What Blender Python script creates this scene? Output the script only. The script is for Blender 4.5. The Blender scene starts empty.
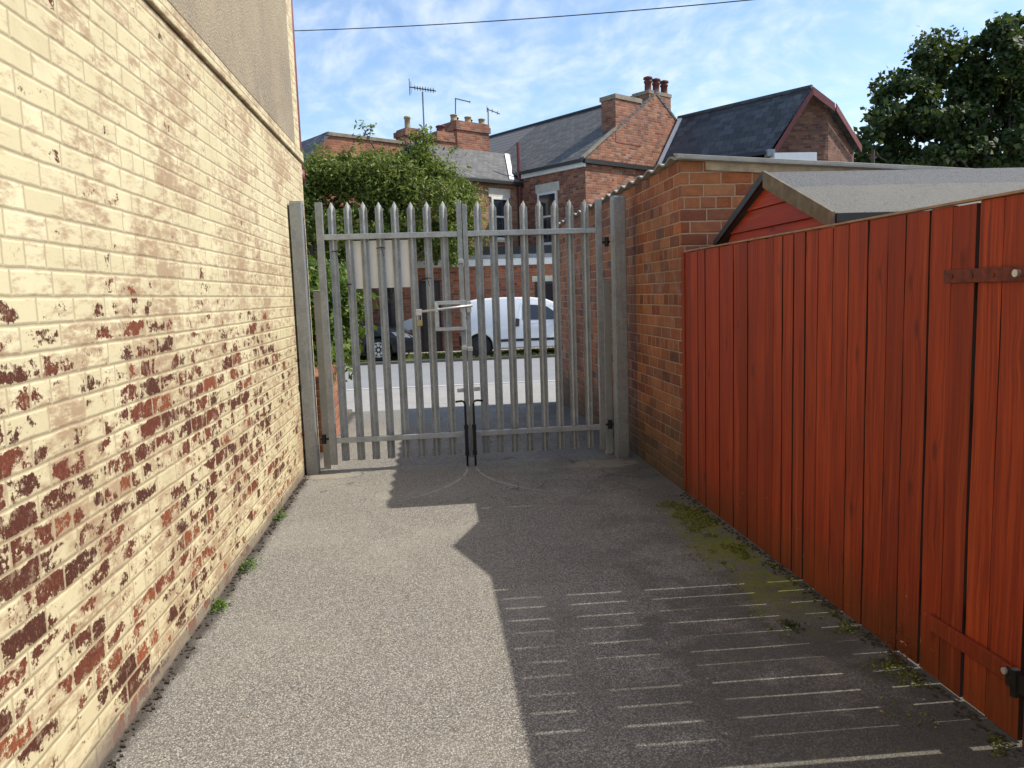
import bpy, bmesh, math, random
from mathutils import Vector, Matrix, noise as mnoise
random.seed(7)
R = math.radians
sc = bpy.context.scene
COL = sc.collection

# ------------------------------------------------------------------ camera
CR = ((0.9938605527, 0.0455632454, -0.1008225786),
      (-0.1053662582, 0.1117910300, -0.9881299091),
      (-0.0337513456, 0.9926866355, 0.1159055235))
CAMP = Vector((0, 0, 1.5))
cd = bpy.data.cameras.new('camera'); cam = bpy.data.objects.new('camera', cd); COL.objects.link(cam)
cam.matrix_world = Matrix.Translation(CAMP) @ Matrix(CR).to_4x4()
cd.sensor_width = 36; cd.lens = 769 / 1024 * 36; cd.clip_start = 0.05; cd.clip_end = 3000
sc.camera = cam
CM = Matrix(CR)
def hit(px, py, n, p):
    """survey point: where the sight line of a photo pixel meets a real plane"""
    v = CM @ Vector((px - 512, 384 - py, -769.0)); n = Vector(n)
    return CAMP + v * (n.dot(Vector(p) - CAMP) / n.dot(v))
def atY(px, py, y): return hit(px, py, (0, 1, 0), (0, y, 0))

# ------------------------------------------------------------------ materials
class NB:
    def __init__(s, name, rough=0.8):
        s.mat = bpy.data.materials.new(name); s.mat.use_nodes = True
        s.t = s.mat.node_tree; s.t.nodes.clear()
        s.out = s.t.nodes.new('ShaderNodeOutputMaterial')
        s.b = s.t.nodes.new('ShaderNodeBsdfPrincipled')
        s.t.links.new(s.b.outputs[0], s.out.inputs[0]); s.b.inputs['Roughness'].default_value = rough
    def put(s, sock, v):
        if v is None: return
        if isinstance(v, bpy.types.NodeSocket): s.t.links.new(v, sock)
        elif isinstance(v, (tuple, list)) and len(v) == 3 and sock.type == 'RGBA': sock.default_value = (*v, 1)
        else: sock.default_value = v
    def set(s, **k):
        for a, v in k.items(): s.put(s.b.inputs[a.replace('_', ' ')], v)
        return s
    def m(s, op, a, b=None, c=None, clamp=False):
        n = s.t.nodes.new('ShaderNodeMath'); n.operation = op; n.use_clamp = clamp
        s.put(n.inputs[0], a); s.put(n.inputs[1], b); s.put(n.inputs[2], c); return n.outputs[0]
    def sub(s, a, b): return s.m('SUBTRACT', a, b)
    def add(s, a, b): return s.m('ADD', a, b)
    def mul(s, a, b): return s.m('MULTIPLY', a, b)
    def step(s, v, lo, hi):
        n = s.t.nodes.new('ShaderNodeMapRange'); n.interpolation_type = 'SMOOTHSTEP'
        s.put(n.inputs[0], v); s.put(n.inputs[1], lo); s.put(n.inputs[2], hi); return n.outputs[0]
    def lin(s, v, lo, hi, a=0.0, b=1.0):
        n = s.t.nodes.new('ShaderNodeMapRange')
        s.put(n.inputs[0], v); s.put(n.inputs[1], lo); s.put(n.inputs[2], hi); s.put(n.inputs[3], a); s.put(n.inputs[4], b); return n.outputs[0]
    def mix(s, f, a, b, mode='MIX'):
        n = s.t.nodes.new('ShaderNodeMix'); n.data_type = 'RGBA'; n.blend_type = mode
        s.put(n.inputs[0], f); s.put(n.inputs[6], a); s.put(n.inputs[7], b); return n.outputs[2]
    def ramp(s, v, stops, interp='LINEAR'):
        n = s.t.nodes.new('ShaderNodeValToRGB'); e = n.color_ramp.elements; n.color_ramp.interpolation = interp
        while len(e) < len(stops): e.new(0.5)
        for q, (p, c) in zip(e, stops):
            q.position = p; q.color = (*c, 1) if isinstance(c, (tuple, list)) else (c, c, c, 1)
        s.put(n.inputs[0], v); return n.outputs[0]
    def obj(s): return s.geo('Object')
    def geo(s, which):
        n = s.t.nodes.new('ShaderNodeTexCoord'); return n.outputs[which]
    def pos(s):
        n = s.t.nodes.new('ShaderNodeNewGeometry'); return n.outputs['Position']
    def island(s):
        n = s.t.nodes.new('ShaderNodeNewGeometry'); return n.outputs['Random Per Island']
    def sep(s, v):
        n = s.t.nodes.new('ShaderNodeSeparateXYZ'); s.put(n.inputs[0], v); return n.outputs
    def comb(s, x=0.0, y=0.0, z=0.0):
        n = s.t.nodes.new('ShaderNodeCombineXYZ'); s.put(n.inputs[0], x); s.put(n.inputs[1], y); s.put(n.inputs[2], z); return n.outputs[0]
    def scale(s, v, xyz):
        n = s.t.nodes.new('ShaderNodeVectorMath'); n.operation = 'MULTIPLY'; s.put(n.inputs[0], v); n.inputs[1].default_value = xyz; return n.outputs[0]
    def noise(s, v, sc_, det=4, rough=0.55, dist=0.0):
        n = s.t.nodes.new('ShaderNodeTexNoise'); s.put(n.inputs['Vector'], v); n.inputs['Scale'].default_value = sc_
        n.inputs['Detail'].default_value = det; n.inputs['Roughness'].default_value = rough; n.inputs['Distortion'].default_value = dist
        return n.outputs['Fac']
    def voro(s, v, sc_, feat='F1'):
        n = s.t.nodes.new('ShaderNodeTexVoronoi'); n.feature = feat; s.put(n.inputs['Vector'], v); n.inputs['Scale'].default_value = sc_
        return n.outputs
    def white(s, v):
        n = s.t.nodes.new('ShaderNodeTexWhiteNoise'); n.noise_dimensions = '3D'; s.put(n.inputs['Vector'], v); return n.outputs['Value']
    def bump(s, h, strength=0.5, dist=0.01, normal=None):
        n = s.t.nodes.new('ShaderNodeBump'); n.inputs['Strength'].default_value = strength; n.inputs['Distance'].default_value = dist
        s.put(n.inputs['Height'], h); s.put(n.inputs['Normal'], normal); return n.outputs[0]
    def brick(s, course=0.078, L=0.235, joint=0.010, header_every=4, seed=0.0, wob=0.004):
        """returns (mortar mask 0..1, per-brick random, second random, distance to joint)"""
        uv = s.geo('UV'); q = s.sep(uv)
        w1 = s.mul(s.sub(s.noise(s.scale(uv, (1, 1, 1)), 9, 2), 0.5), wob * 2)
        v = s.m('DIVIDE', s.add(q[1], w1), course); row = s.m('FLOOR', v); fv = s.m('FRACT', v)
        if header_every:
            hd = s.m('LESS_THAN', s.m('MODULO', s.add(row, 400.0), float(header_every)), 0.5)
        else: hd = 0.0
        blen = s.lin(hd, 0.0, 1.0, L, L / 2) if header_every else L
        off = s.mul(s.m('MODULO', s.add(row, 400.0), 2.0), 0.5)
        jit = s.mul(s.sub(s.white(s.comb(row, seed + 3.3, 0.0)), 0.5), 0.16)
        u = s.add(s.add(s.m('DIVIDE', s.add(q[0], w1), blen), off), jit)
        if header_every: u = s.add(u, s.mul(hd, 0.25))
        col = s.m('FLOOR', u); fu = s.m('FRACT', u)
        du = s.mul(s.m('MINIMUM', fu, s.sub(1.0, fu)), blen)
        dv = s.mul(s.m('MINIMUM', fv, s.sub(1.0, fv)), course)
        d = s.m('MINIMUM', du, dv)
        d = s.add(d, s.mul(s.sub(s.noise(uv, 60, 3), 0.5), wob))
        mort = s.sub(1.0, s.step(d, joint * 0.32, joint * 0.72))
        r1 = s.white(s.comb(col, row, seed)); r2 = s.white(s.comb(col, row, seed + 17.0))
        return mort, r1, r2, d

def flat(name, col, rough=0.6, metal=0.0, var=0.12, sc_=6.0, bump=0.0, coat=0.0, spec=0.5):
    k = NB(name, rough); n = k.noise(k.pos(), sc_, 6, 0.6)
    c = k.mix(k.lin(n, 0.3, 0.7), tuple(x * (1 - var) for x in col), tuple(min(1, x * (1 + var)) for x in col))
    k.set(Base_Color=c, Metallic=metal, Coat_Weight=coat, Specular_IOR_Level=spec)
    k.set(Roughness=k.lin(n, 0.2, 0.8, max(0, rough - 0.08), min(1, rough + 0.08)))
    if bump: k.set(Normal=k.bump(k.noise(k.pos(), sc_ * 12, 4), bump, 0.01))
    return k.mat

def brick_mat(name, stops, mortar, course=0.078, L=0.235, joint=0.011, header=4, seed=0.0, dirt=None, bstr=0.6, smear=0.0, base_dirt=None):
    k = NB(name, 0.9); mort, r1, r2, d = k.brick(course, L, joint, header, seed)
    P = k.pos(); n = k.noise(P, 22, 6, 0.65); big = k.noise(P, 1.1, 4)
    c = k.ramp(r1, stops)
    c = k.mix(k.lin(n, 0.25, 0.75, 0.0, 0.8), c, k.mix(0.6, c, (0.02, 0.012, 0.01)))
    c = k.mix(k.mul(k.step(k.noise(P, 6, 5, 0.7), 0.5, 0.68), 0.45), c, k.mix(0.7, c, (0.55, 0.2, 0.07)))
    c = k.mix(k.mul(r2, 0.25), c, (0.42, 0.25, 0.16))
    if smear:   # lime and salt bloom
        c = k.mix(k.mul(k.step(k.noise(P, 2.3, 6, 0.7), 0.56, 0.72), smear), c, (0.5, 0.43, 0.36))
    c = k.mix(k.mul(mort, k.lin(k.noise(P, 3.5, 5, 0.7), 0.3, 0.7, 0.5, 0.95)), c, k.mix(k.lin(n, 0.2, 0.8), tuple(x * 0.7 for x in mortar), mortar))
    if dirt: c = k.mix(k.mul(k.step(big, 0.42, 0.7), dirt), c, (0.05, 0.035, 0.028))
    if base_dirt:
        z = k.sep(P)[2]; g = k.step(k.add(z, k.mul(k.sub(k.noise(P, 3, 5), 0.5), 0.7)), base_dirt, 0.0)
        c = k.mix(k.mul(g, 0.75), c, (0.045, 0.045, 0.022))
    h = k.add(k.step(d, 0.0, 0.012), k.mul(n, 0.35))
    k.set(Base_Color=c, Normal=k.bump(h, bstr, 0.012)); return k.mat

def painted_brick():
    k = NB('cream_painted_brick', 0.75); mort, r1, r2, d = k.brick(0.081, 0.24, 0.010, 5, 2.0)
    P = k.pos(); y = k.sep(P)[1]; z = k.sep(P)[2]
    amount = k.m('MULTIPLY', k.ramp(k.m('DIVIDE', z, 3.0), [(0.0, 0.40), (0.10, 0.44), (0.20, 0.49), (0.33, 0.49), (0.43, 0.42), (0.50, 0.27), (0.58, 0.10), (1.0, 0.0)]), 1.0)
    amount = k.sub(amount, k.mul(k.step(y, 5.0, 6.8), 0.18))
    big = k.noise(k.comb(0.0, k.add(y, k.mul(z, 0.5)), k.mul(z, 1.5)), 1.7, 5, 0.62)
    med = k.noise(k.scale(P, (1, 0.7, 1.25)), 12, 6, 0.64); fine = k.noise(P, 60, 5, 0.75)
    val = k.add(k.add(k.add(k.mul(big, 0.42), k.mul(r1, 0.07)), k.add(k.mul(med, 0.60), k.mul(fine, 0.31))), k.mul(k.sub(k.step(d, 0.002, 0.022), 0.7), 0.07))
    thr = k.add(0.715, k.mul(k.sub(0.5, amount), 0.33))
    peel = k.step(val, k.sub(thr, 0.010), k.add(thr, 0.010))
    peel = k.mul(peel, k.sub(1.0, k.mul(mort, 0.85)))
    # scuffed, thin paint: pinkish brick ghosting through, in drifts
    sc1 = k.noise(k.comb(0.0, k.sub(y, k.mul(z, 0.35)), k.mul(z, 1.1)), 1.5, 5, 0.65)
    streak = k.noise(k.comb(0.0, k.mul(y, 9.0), k.mul(z, 30.0)), 1.0, 5, 0.7)
    scuff = k.mul(k.step(k.add(k.mul(sc1, 0.75), k.add(k.mul(r2, 0.16), k.mul(streak, 0.85))), 0.80, 1.04), 0.85)
    scuff = k.mul(scuff, k.sub(1.0, k.mul(mort, 0.5)))
    cream = k.mix(r2, (0.61, 0.53, 0.325), (0.73, 0.645, 0.415))
    cream = k.mix(k.mul(k.step(k.noise(k.scale(P, (1, 1, .6)), 1.6, 7, 0.72), 0.48, 0.66), 0.35), cream, (0.46, 0.37, 0.22))
    cream = k.mix(k.mul(k.step(fine, 0.60, 0.72), 0.3), cream, (0.34, 0.24, 0.14))
    cream = k.mix(k.mul(k.step(k.noise(P, 3.1, 6, 0.65), 0.5, 0.75), 0.3), cream, (0.60, 0.50, 0.33))
    cream = k.mix(k.mul(k.step(mort, 0.55, 1.0), 0.55), cream, (0.33, 0.25, 0.15))
    cream = k.mix(scuff, cream, k.mix(k.noise(P, 5, 3), (0.31, 0.19, 0.105), (0.39, 0.27, 0.17)))
    orange = k.step(k.add(z, k.mul(k.sub(med, 0.5), 0.6)), 0.55, 0.1)
    br = k.mix(k.mul(orange, k.step(r2, 0.25, 0.7)), k.ramp(r2, [(0.0, (0.08, 0.028, 0.019)), (0.45, (0.135, 0.038, 0.022)), (0.8, (0.2, 0.052, 0.028)), (1.0, (0.31, 0.09, 0.038))]), (0.42, 0.12, 0.05))
    br = k.mix(k.lin(fine, 0.35, 0.65, 0.0, 0.65), br, (0.05, 0.022, 0.016))
    br = k.mix(k.mul(k.step(k.noise(P, 95, 5, 0.8), 0.52, 0.66), 0.4), br, (0.36, 0.17, 0.09))
    br = k.mix(k.mul(k.step(k.noise(P, 18, 6, 0.75), 0.55, 0.62), 0.35), br, (0.52, 0.42, 0.27))
    rim = k.mul(k.step(val, k.sub(thr, 0.035), thr), k.sub(1.0, k.mul(mort, 0.8)))
    cream = k.mix(k.mul(rim, 0.45), cream, (0.26, 0.16, 0.095))
    c = k.mix(peel, cream, br)
    base = k.step(k.add(z, k.mul(k.sub(med, 0.5), 0.16)), 0.12, 0.03)
    c = k.mix(k.mul(base, 0.8), c, (0.17, 0.14, 0.12))
    h = k.add(k.step(d, 0.0, 0.011), k.add(k.mul(k.sub(1.0, peel), 0.30), k.add(k.mul(fine, 0.28), k.mul(med, 0.3))))
    k.set(Base_Color=c, Normal=k.bump(h, 0.42, 0.009), Specular_IOR_Level=0.2, Roughness=k.lin(peel, 0, 1, 0.75, 0.95)); return k.mat

def pebbledash():
    k = NB('grey_pebbledash', 0.95); P = k.pos(); v = k.voro(P, 75)[0]; n = k.noise(P, 2.2, 7, 0.72)
    st = k.noise(k.scale(P, (1, 1, 0.5)), 1.9, 7, 0.75)
    c = k.mix(k.lin(n, 0.3, 0.7), (0.22, 0.165, 0.10), (0.35, 0.27, 0.165)); c = k.mix(k.mul(k.step(st, 0.45, 0.68), 0.75), c, (0.13, 0.105, 0.075))
    c = k.mix(k.mul(k.lin(v, 0.0, 0.7), 0.5), c, (0.42, 0.36, 0.27))
    k.set(Base_Color=c, Normal=k.bump(k.add(v, k.mul(k.noise(P, 45, 5, 0.8), 1.5)), 0.5, 0.012)); return k.mat

def alley_mat():
    k = NB('worn_tarmac', 0.92); P = k.pos(); q = k.sep(P); x, y = q[0], q[1]
    v = k.voro(P, 170); v2 = k.voro(P, 330)
    stone = k.white(k.scale(v[2], (1, 1, 1)))
    big = k.noise(P, 0.8, 5, 0.6); med = k.noise(P, 5, 6, 0.65)
    c = k.ramp(stone, [(0.0, (0.10, 0.093, 0.08)), (0.35, (0.26, 0.242, 0.208)), (0.75, (0.355, 0.331, 0.285)), (1.0, (0.55, 0.515, 0.45))])
    c = k.mix(k.mul(k.step(v[0], 0.35, 0.75), 0.75), c, (0.075, 0.068, 0.06))
    c = k.mix(k.lin(med, 0.25, 0.75, 0.0, 0.35), c, (0.205, 0.188, 0.158))
    c = k.mix(k.mul(k.step(big, 0.45, 0.7), 0.30), c, (0.40, 0.375, 0.31))
    # damp, dark old patches on the fence side
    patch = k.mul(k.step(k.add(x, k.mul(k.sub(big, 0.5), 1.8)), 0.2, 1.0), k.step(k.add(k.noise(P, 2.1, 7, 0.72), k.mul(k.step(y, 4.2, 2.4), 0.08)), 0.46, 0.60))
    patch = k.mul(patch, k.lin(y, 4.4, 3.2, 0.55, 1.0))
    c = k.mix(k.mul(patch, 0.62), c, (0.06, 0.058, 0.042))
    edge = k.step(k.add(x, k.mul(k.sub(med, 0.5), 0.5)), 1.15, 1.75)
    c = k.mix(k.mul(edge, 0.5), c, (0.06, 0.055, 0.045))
    # moss band along the foot of the fence
    yw = k.add(y, k.mul(k.sub(big, 0.5), 1.6))
    mz = k.mul(k.mul(k.step(yw, 3.0, 3.8), k.step(yw, 5.4, 4.7)), k.mul(k.step(k.add(x, k.add(k.mul(k.sub(med, 0.5), 0.55), k.mul(k.sub(big, 0.5), .5))), 1.42, 1.60), k.step(x, 1.84, 1.70)))
    mz2 = k.mul(k.step(k.noise(P, 2.2, 5, 0.7), 0.58, 0.7), k.mul(k.step(y, 3.6, 2.6), k.step(x, 0.5, 1.5)))
    moss = k.mul(k.m('MAXIMUM', mz, k.mul(mz2, 0.6)), k.step(k.add(k.noise(P, 14, 5, 0.7), k.mul(k.noise(P, 3, 3), 0.5)), 0.60, 0.80))
    c = k.mix(k.mul(moss, 0.95), c, k.mix(k.noise(P, 30, 3), (0.10, 0.115, 0.010), (0.25, 0.26, 0.035)))
    # soil in the crack along the painted wall
    wl = k.step(k.add(x, k.mul(k.sub(med, 0.5), 0.14)), -1.06, -1.13)
    c = k.mix(k.mul(wl, 0.85), c, (0.045, 0.035, 0.027))
    # arcs scratched by the drop bolts
    for hx, r in ((-0.95, 1.205), (1.56, 1.225)):
        dd = k.m('SQRT', k.add(k.m('POWER', k.sub(x, hx), 2.0), k.m('POWER', k.sub(y, 6.66), 2.0)))
        ln = k.mul(k.step(k.m('ABSOLUTE', k.sub(dd, r)), 0.016, 0.004), k.mul(k.step(y, 5.45, 6.0), k.step(k.noise(P, 7, 3), 0.3, 0.5)))
        c = k.mix(k.mul(k.mul(ln, k.step(y, 6.68, 6.66)), 0.6), c, (0.5, 0.47, 0.42))
    for cx, cy, sx, sy in ((1.42, 6.50, .30, .16), (-.93, 6.62, .26, .10)):
        e = k.add(k.m('POWER', k.m('DIVIDE', k.sub(x, cx), sx), 2.0), k.m('POWER', k.m('DIVIDE', k.sub(y, cy), sy), 2.0))
        e = k.step(k.add(e, k.mul(k.sub(k.noise(P, 9, 7, 0.75), 0.5), 5.0)), 1.1, 0.6)
        c = k.mix(k.mul(e, 0.42), c, (0.40, 0.34, 0.25))
    spot = k.step(k.noise(P, 3.3, 7, 0.75), 0.60, 0.70)
    c = k.mix(k.mul(spot, 0.28), c, (0.10, 0.09, 0.07))
    # a few fine cracks
    cr = k.m('ABSOLUTE', k.sub(k.noise(P, 0.9, 3, 0.5, 0.4), 0.5))
    c = k.mix(k.mul(k.mul(k.step(cr, 0.003, 0.0012), k.step(y, 5.0, 5.8)), 0.6), c, (0.04, 0.036, 0.03))
    h = k.add(k.mul(v[0], -0.6), k.add(k.mul(v2[0], -0.2), k.mul(med, 0.5)))
    k.set(Base_Color=c, Normal=k.bump(h, 0.55, 0.008), Roughness=k.lin(patch, 0, 1, 0.93, 0.8)); return k.mat

def tarmac(name, lo, hi, sc_=90):
    k = NB(name, 0.9); P = k.pos(); n = k.noise(P, 0.6, 6, 0.65); v = k.voro(P, sc_)
    c = k.mix(k.lin(n, 0.3, 0.7), lo, hi); c = k.mix(k.mul(k.white(v[2]), 0.5), c, tuple(x * 1.5 for x in hi))
    k.set(Base_Color=c, Normal=k.bump(v[0], 0.3, 0.006)); return k.mat

def stained_wood(name, lo=(0.18, 0.019, 0.006), hi=(0.52, 0.072, 0.015), weather=0.0, vertical=True, green=True):
    k = NB(name, 0.55); uv = k.geo('UV'); P = k.pos(); isl = k.island()
    q = k.sep(uv); a, b = (q[0], q[1]) if vertical else (q[1], q[0])
    knot = k.voro(k.comb(k.mul(a, 7.0), k.add(k.mul(b, 3.0), k.mul(isl, 31.0)), isl), 1.0)[0]
    pull = k.mul(k.step(knot, 0.35, 0.0), 0.02)
    aa = k.add(a, k.mul(k.sub(k.noise(k.comb(k.mul(a, 3.0), k.mul(b, 1.2), isl), 1.3, 3), 0.5), 0.05))
    g = k.noise(k.comb(k.mul(k.add(aa, pull), 90.0), k.mul(b, 2.2), k.mul(isl, 57.0)), 1.0, 5, 0.6)
    g2 = k.noise(k.comb(k.mul(aa, 24.0), k.mul(b, 0.8), k.mul(isl, 23.0)), 1.0, 3)
    c = k.mix(k.lin(g, 0.28, 0.72), lo, hi)
    c = k.mix(k.lin(isl, 0, 1, 0.0, 0.75), c, k.mix(0.75, c, tuple(q * .8 for q in lo)))
    c = k.mix(k.mul(k.step(g2, 0.52, 0.75), 0.42), c, (0.60, 0.115, 0.028))
    c = k.mix(k.mul(k.step(knot, 0.17, 0.04), 0.6), c, (0.09, 0.011, 0.005))
    if weather: c = k.mix(k.mul(k.step(k.noise(k.comb(k.mul(a, 20.0), k.mul(b, 1.5), isl), 1.0, 5), 0.5, 0.7), weather), c, (0.34, 0.24, 0.16))
    if green:
        z = k.sep(P)[2]
        gm = k.step(k.add(z, k.mul(k.sub(k.noise(P, 4, 5), 0.5), 0.5)), 0.34, 0.0)
        c = k.mix(k.mul(gm, 0.5), c, (0.07, 0.045, 0.012))  # algae green, doubling as shade painted in towards the board feet
        sp = k.mul(k.step(k.noise(P, 26, 2), 0.72, 0.77), k.step(z, 0.55, 0.1)); c = k.mix(k.mul(sp, 0.6), c, (0.4, 0.3, 0.2))
    k.set(Base_Color=c, Normal=k.bump(g, 0.25, 0.004), Roughness=k.lin(g, 0.2, 0.8, 0.5, 0.7), Specular_IOR_Level=0.35); return k.mat

def galvanised(name='galvanised_steel', g_=1.0):
    k = NB(name, 0.5); P = k.pos(); v = k.voro(P, 60); n = k.noise(P, 7, 6, 0.65); st = k.noise(k.scale(P, (40, 40, 3)), 1.0, 4)
    c = k.mix(k.white(v[2]), tuple(q * g_ for q in (0.46, 0.485, 0.48)), tuple(q * g_ for q in (0.56, 0.585, 0.58))); c = k.mix(k.mul(k.step(n, 0.42, 0.72), 0.55), c, tuple(q * g_ for q in (0.30, 0.32, 0.315)))
    c = k.mix(k.mul(k.step(st, 0.55, 0.75), 0.4), c, (0.50, 0.51, 0.50))
    z = k.sep(P)[2]; c = k.mix(k.mul(k.step(k.add(z, k.mul(n, 0.3)), 0.42, 0.1), 0.5), c, (0.16, 0.145, 0.12))
    k.set(Base_Color=c, Metallic=0.3, Roughness=k.lin(n, 0.2, 0.8, 0.32, 0.46), Normal=k.bump(n, 0.08, 0.002)); return k.mat

def slate(name, lo, hi, course=0.2, w=0.28, bstr=0.8, lichen=0.25):
    k = NB(name, 0.7); q = k.sep(k.geo('UV')); P = k.pos()
    v = k.m('DIVIDE', q[1], course); row = k.m('FLOOR', v); fv = k.m('FRACT', v)
    u = k.add(k.m('DIVIDE', q[0], w), k.mul(k.m('MODULO', k.add(row, 400.0), 2.0), 0.5)); fu = k.m('FRACT', u)
    r = k.white(k.comb(k.m('FLOOR', u), row, 5.0))
    du = k.step(k.m('MINIMUM', fu, k.sub(1.0, fu)), 0.0, 0.05); dv = k.step(fv, 0.0, 0.12)
    c = k.mix(r, lo, hi); c = k.mix(k.mul(k.sub(1.0, k.mul(du, dv)), 0.7), c, (0.02, 0.02, 0.02))
    c = k.mix(k.mul(k.step(k.noise(P, 2.2, 6, 0.7), 0.52, 0.72), lichen), c, (0.32, 0.29, 0.23))
    h = k.add(k.sub(1.0, fv), k.mul(k.mul(du, dv), 0.8))
    k.set(Base_Color=c, Normal=k.bump(h, bstr, 0.02)); return k.mat

def pantile():
    k = NB('dark_ribbed_tile', 0.7); q = k.sep(k.geo('UV'))
    f = k.m('FRACT', k.m('DIVIDE', q[1], 0.32)); rr = k.m('FRACT', k.m('DIVIDE', q[0], 0.30))
    rib = k.m('ABSOLUTE', k.sub(rr, 0.5))
    c = k.mix(k.step(f, 0.0, 0.2), (0.02, 0.02, 0.022), (0.12, 0.11, 0.105)); c = k.mix(k.mul(k.step(rib, 0.35, 0.5), 0.5), c, (0.2, 0.19, 0.18))
    k.set(Base_Color=c, Normal=k.bump(k.add(k.sub(1.0, f), rib), 0.9, 0.04)); return k.mat

def felt():
    k = NB('grey_roof_felt', 0.9); P = k.pos(); q = k.sep(P); n = k.noise(P, 3, 6, 0.7); f = k.noise(P, 120, 3, 0.7)
    band = k.step(k.add(q[1], k.mul(k.sub(n, 0.5), 0.06)), 4.16, 4.14)
    c = k.mix(band, (0.085, 0.09, 0.098), (0.15, 0.138, 0.112)); c = k.mix(k.lin(n, 0.3, 0.75, 0.0, 0.5), c, (0.07, 0.07, 0.068)); c = k.mix(k.mul(k.step(f, 0.35, 0.7), 0.45), c, (0.30, 0.29, 0.27))
    c = k.mix(k.mul(k.step(k.noise(P, 28, 5, 0.75), 0.57, 0.64), 0.65), c, (0.06, 0.06, 0.05))
    k.set(Base_Color=c, Normal=k.bump(k.add(k.add(f, n), k.mul(band, 0.5)), 0.7, 0.01)); return k.mat

def leafmat(name, cols, trans=0.35, rough=0.5):
    k = NB(name, rough); r = k.island()
    c = k.ramp(r, [(i / (len(cols) - 1), c) for i, c in enumerate(cols)])
    k.set(Base_Color=c, Specular_IOR_Level=0.4)
    tr = k.t.nodes.new('ShaderNodeBsdfTranslucent'); k.put(tr.inputs[0], k.mix(0.3, c, (0.25, 0.35, 0.03)))
    mx = k.t.nodes.new('ShaderNodeMixShader'); mx.inputs[0].default_value = trans
    k.t.links.new(k.b.outputs[0], mx.inputs[1]); k.t.links.new(tr.outputs[0], mx.inputs[2]); k.t.links.new(mx.outputs[0], k.out.inputs[0])
    return k.mat

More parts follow.
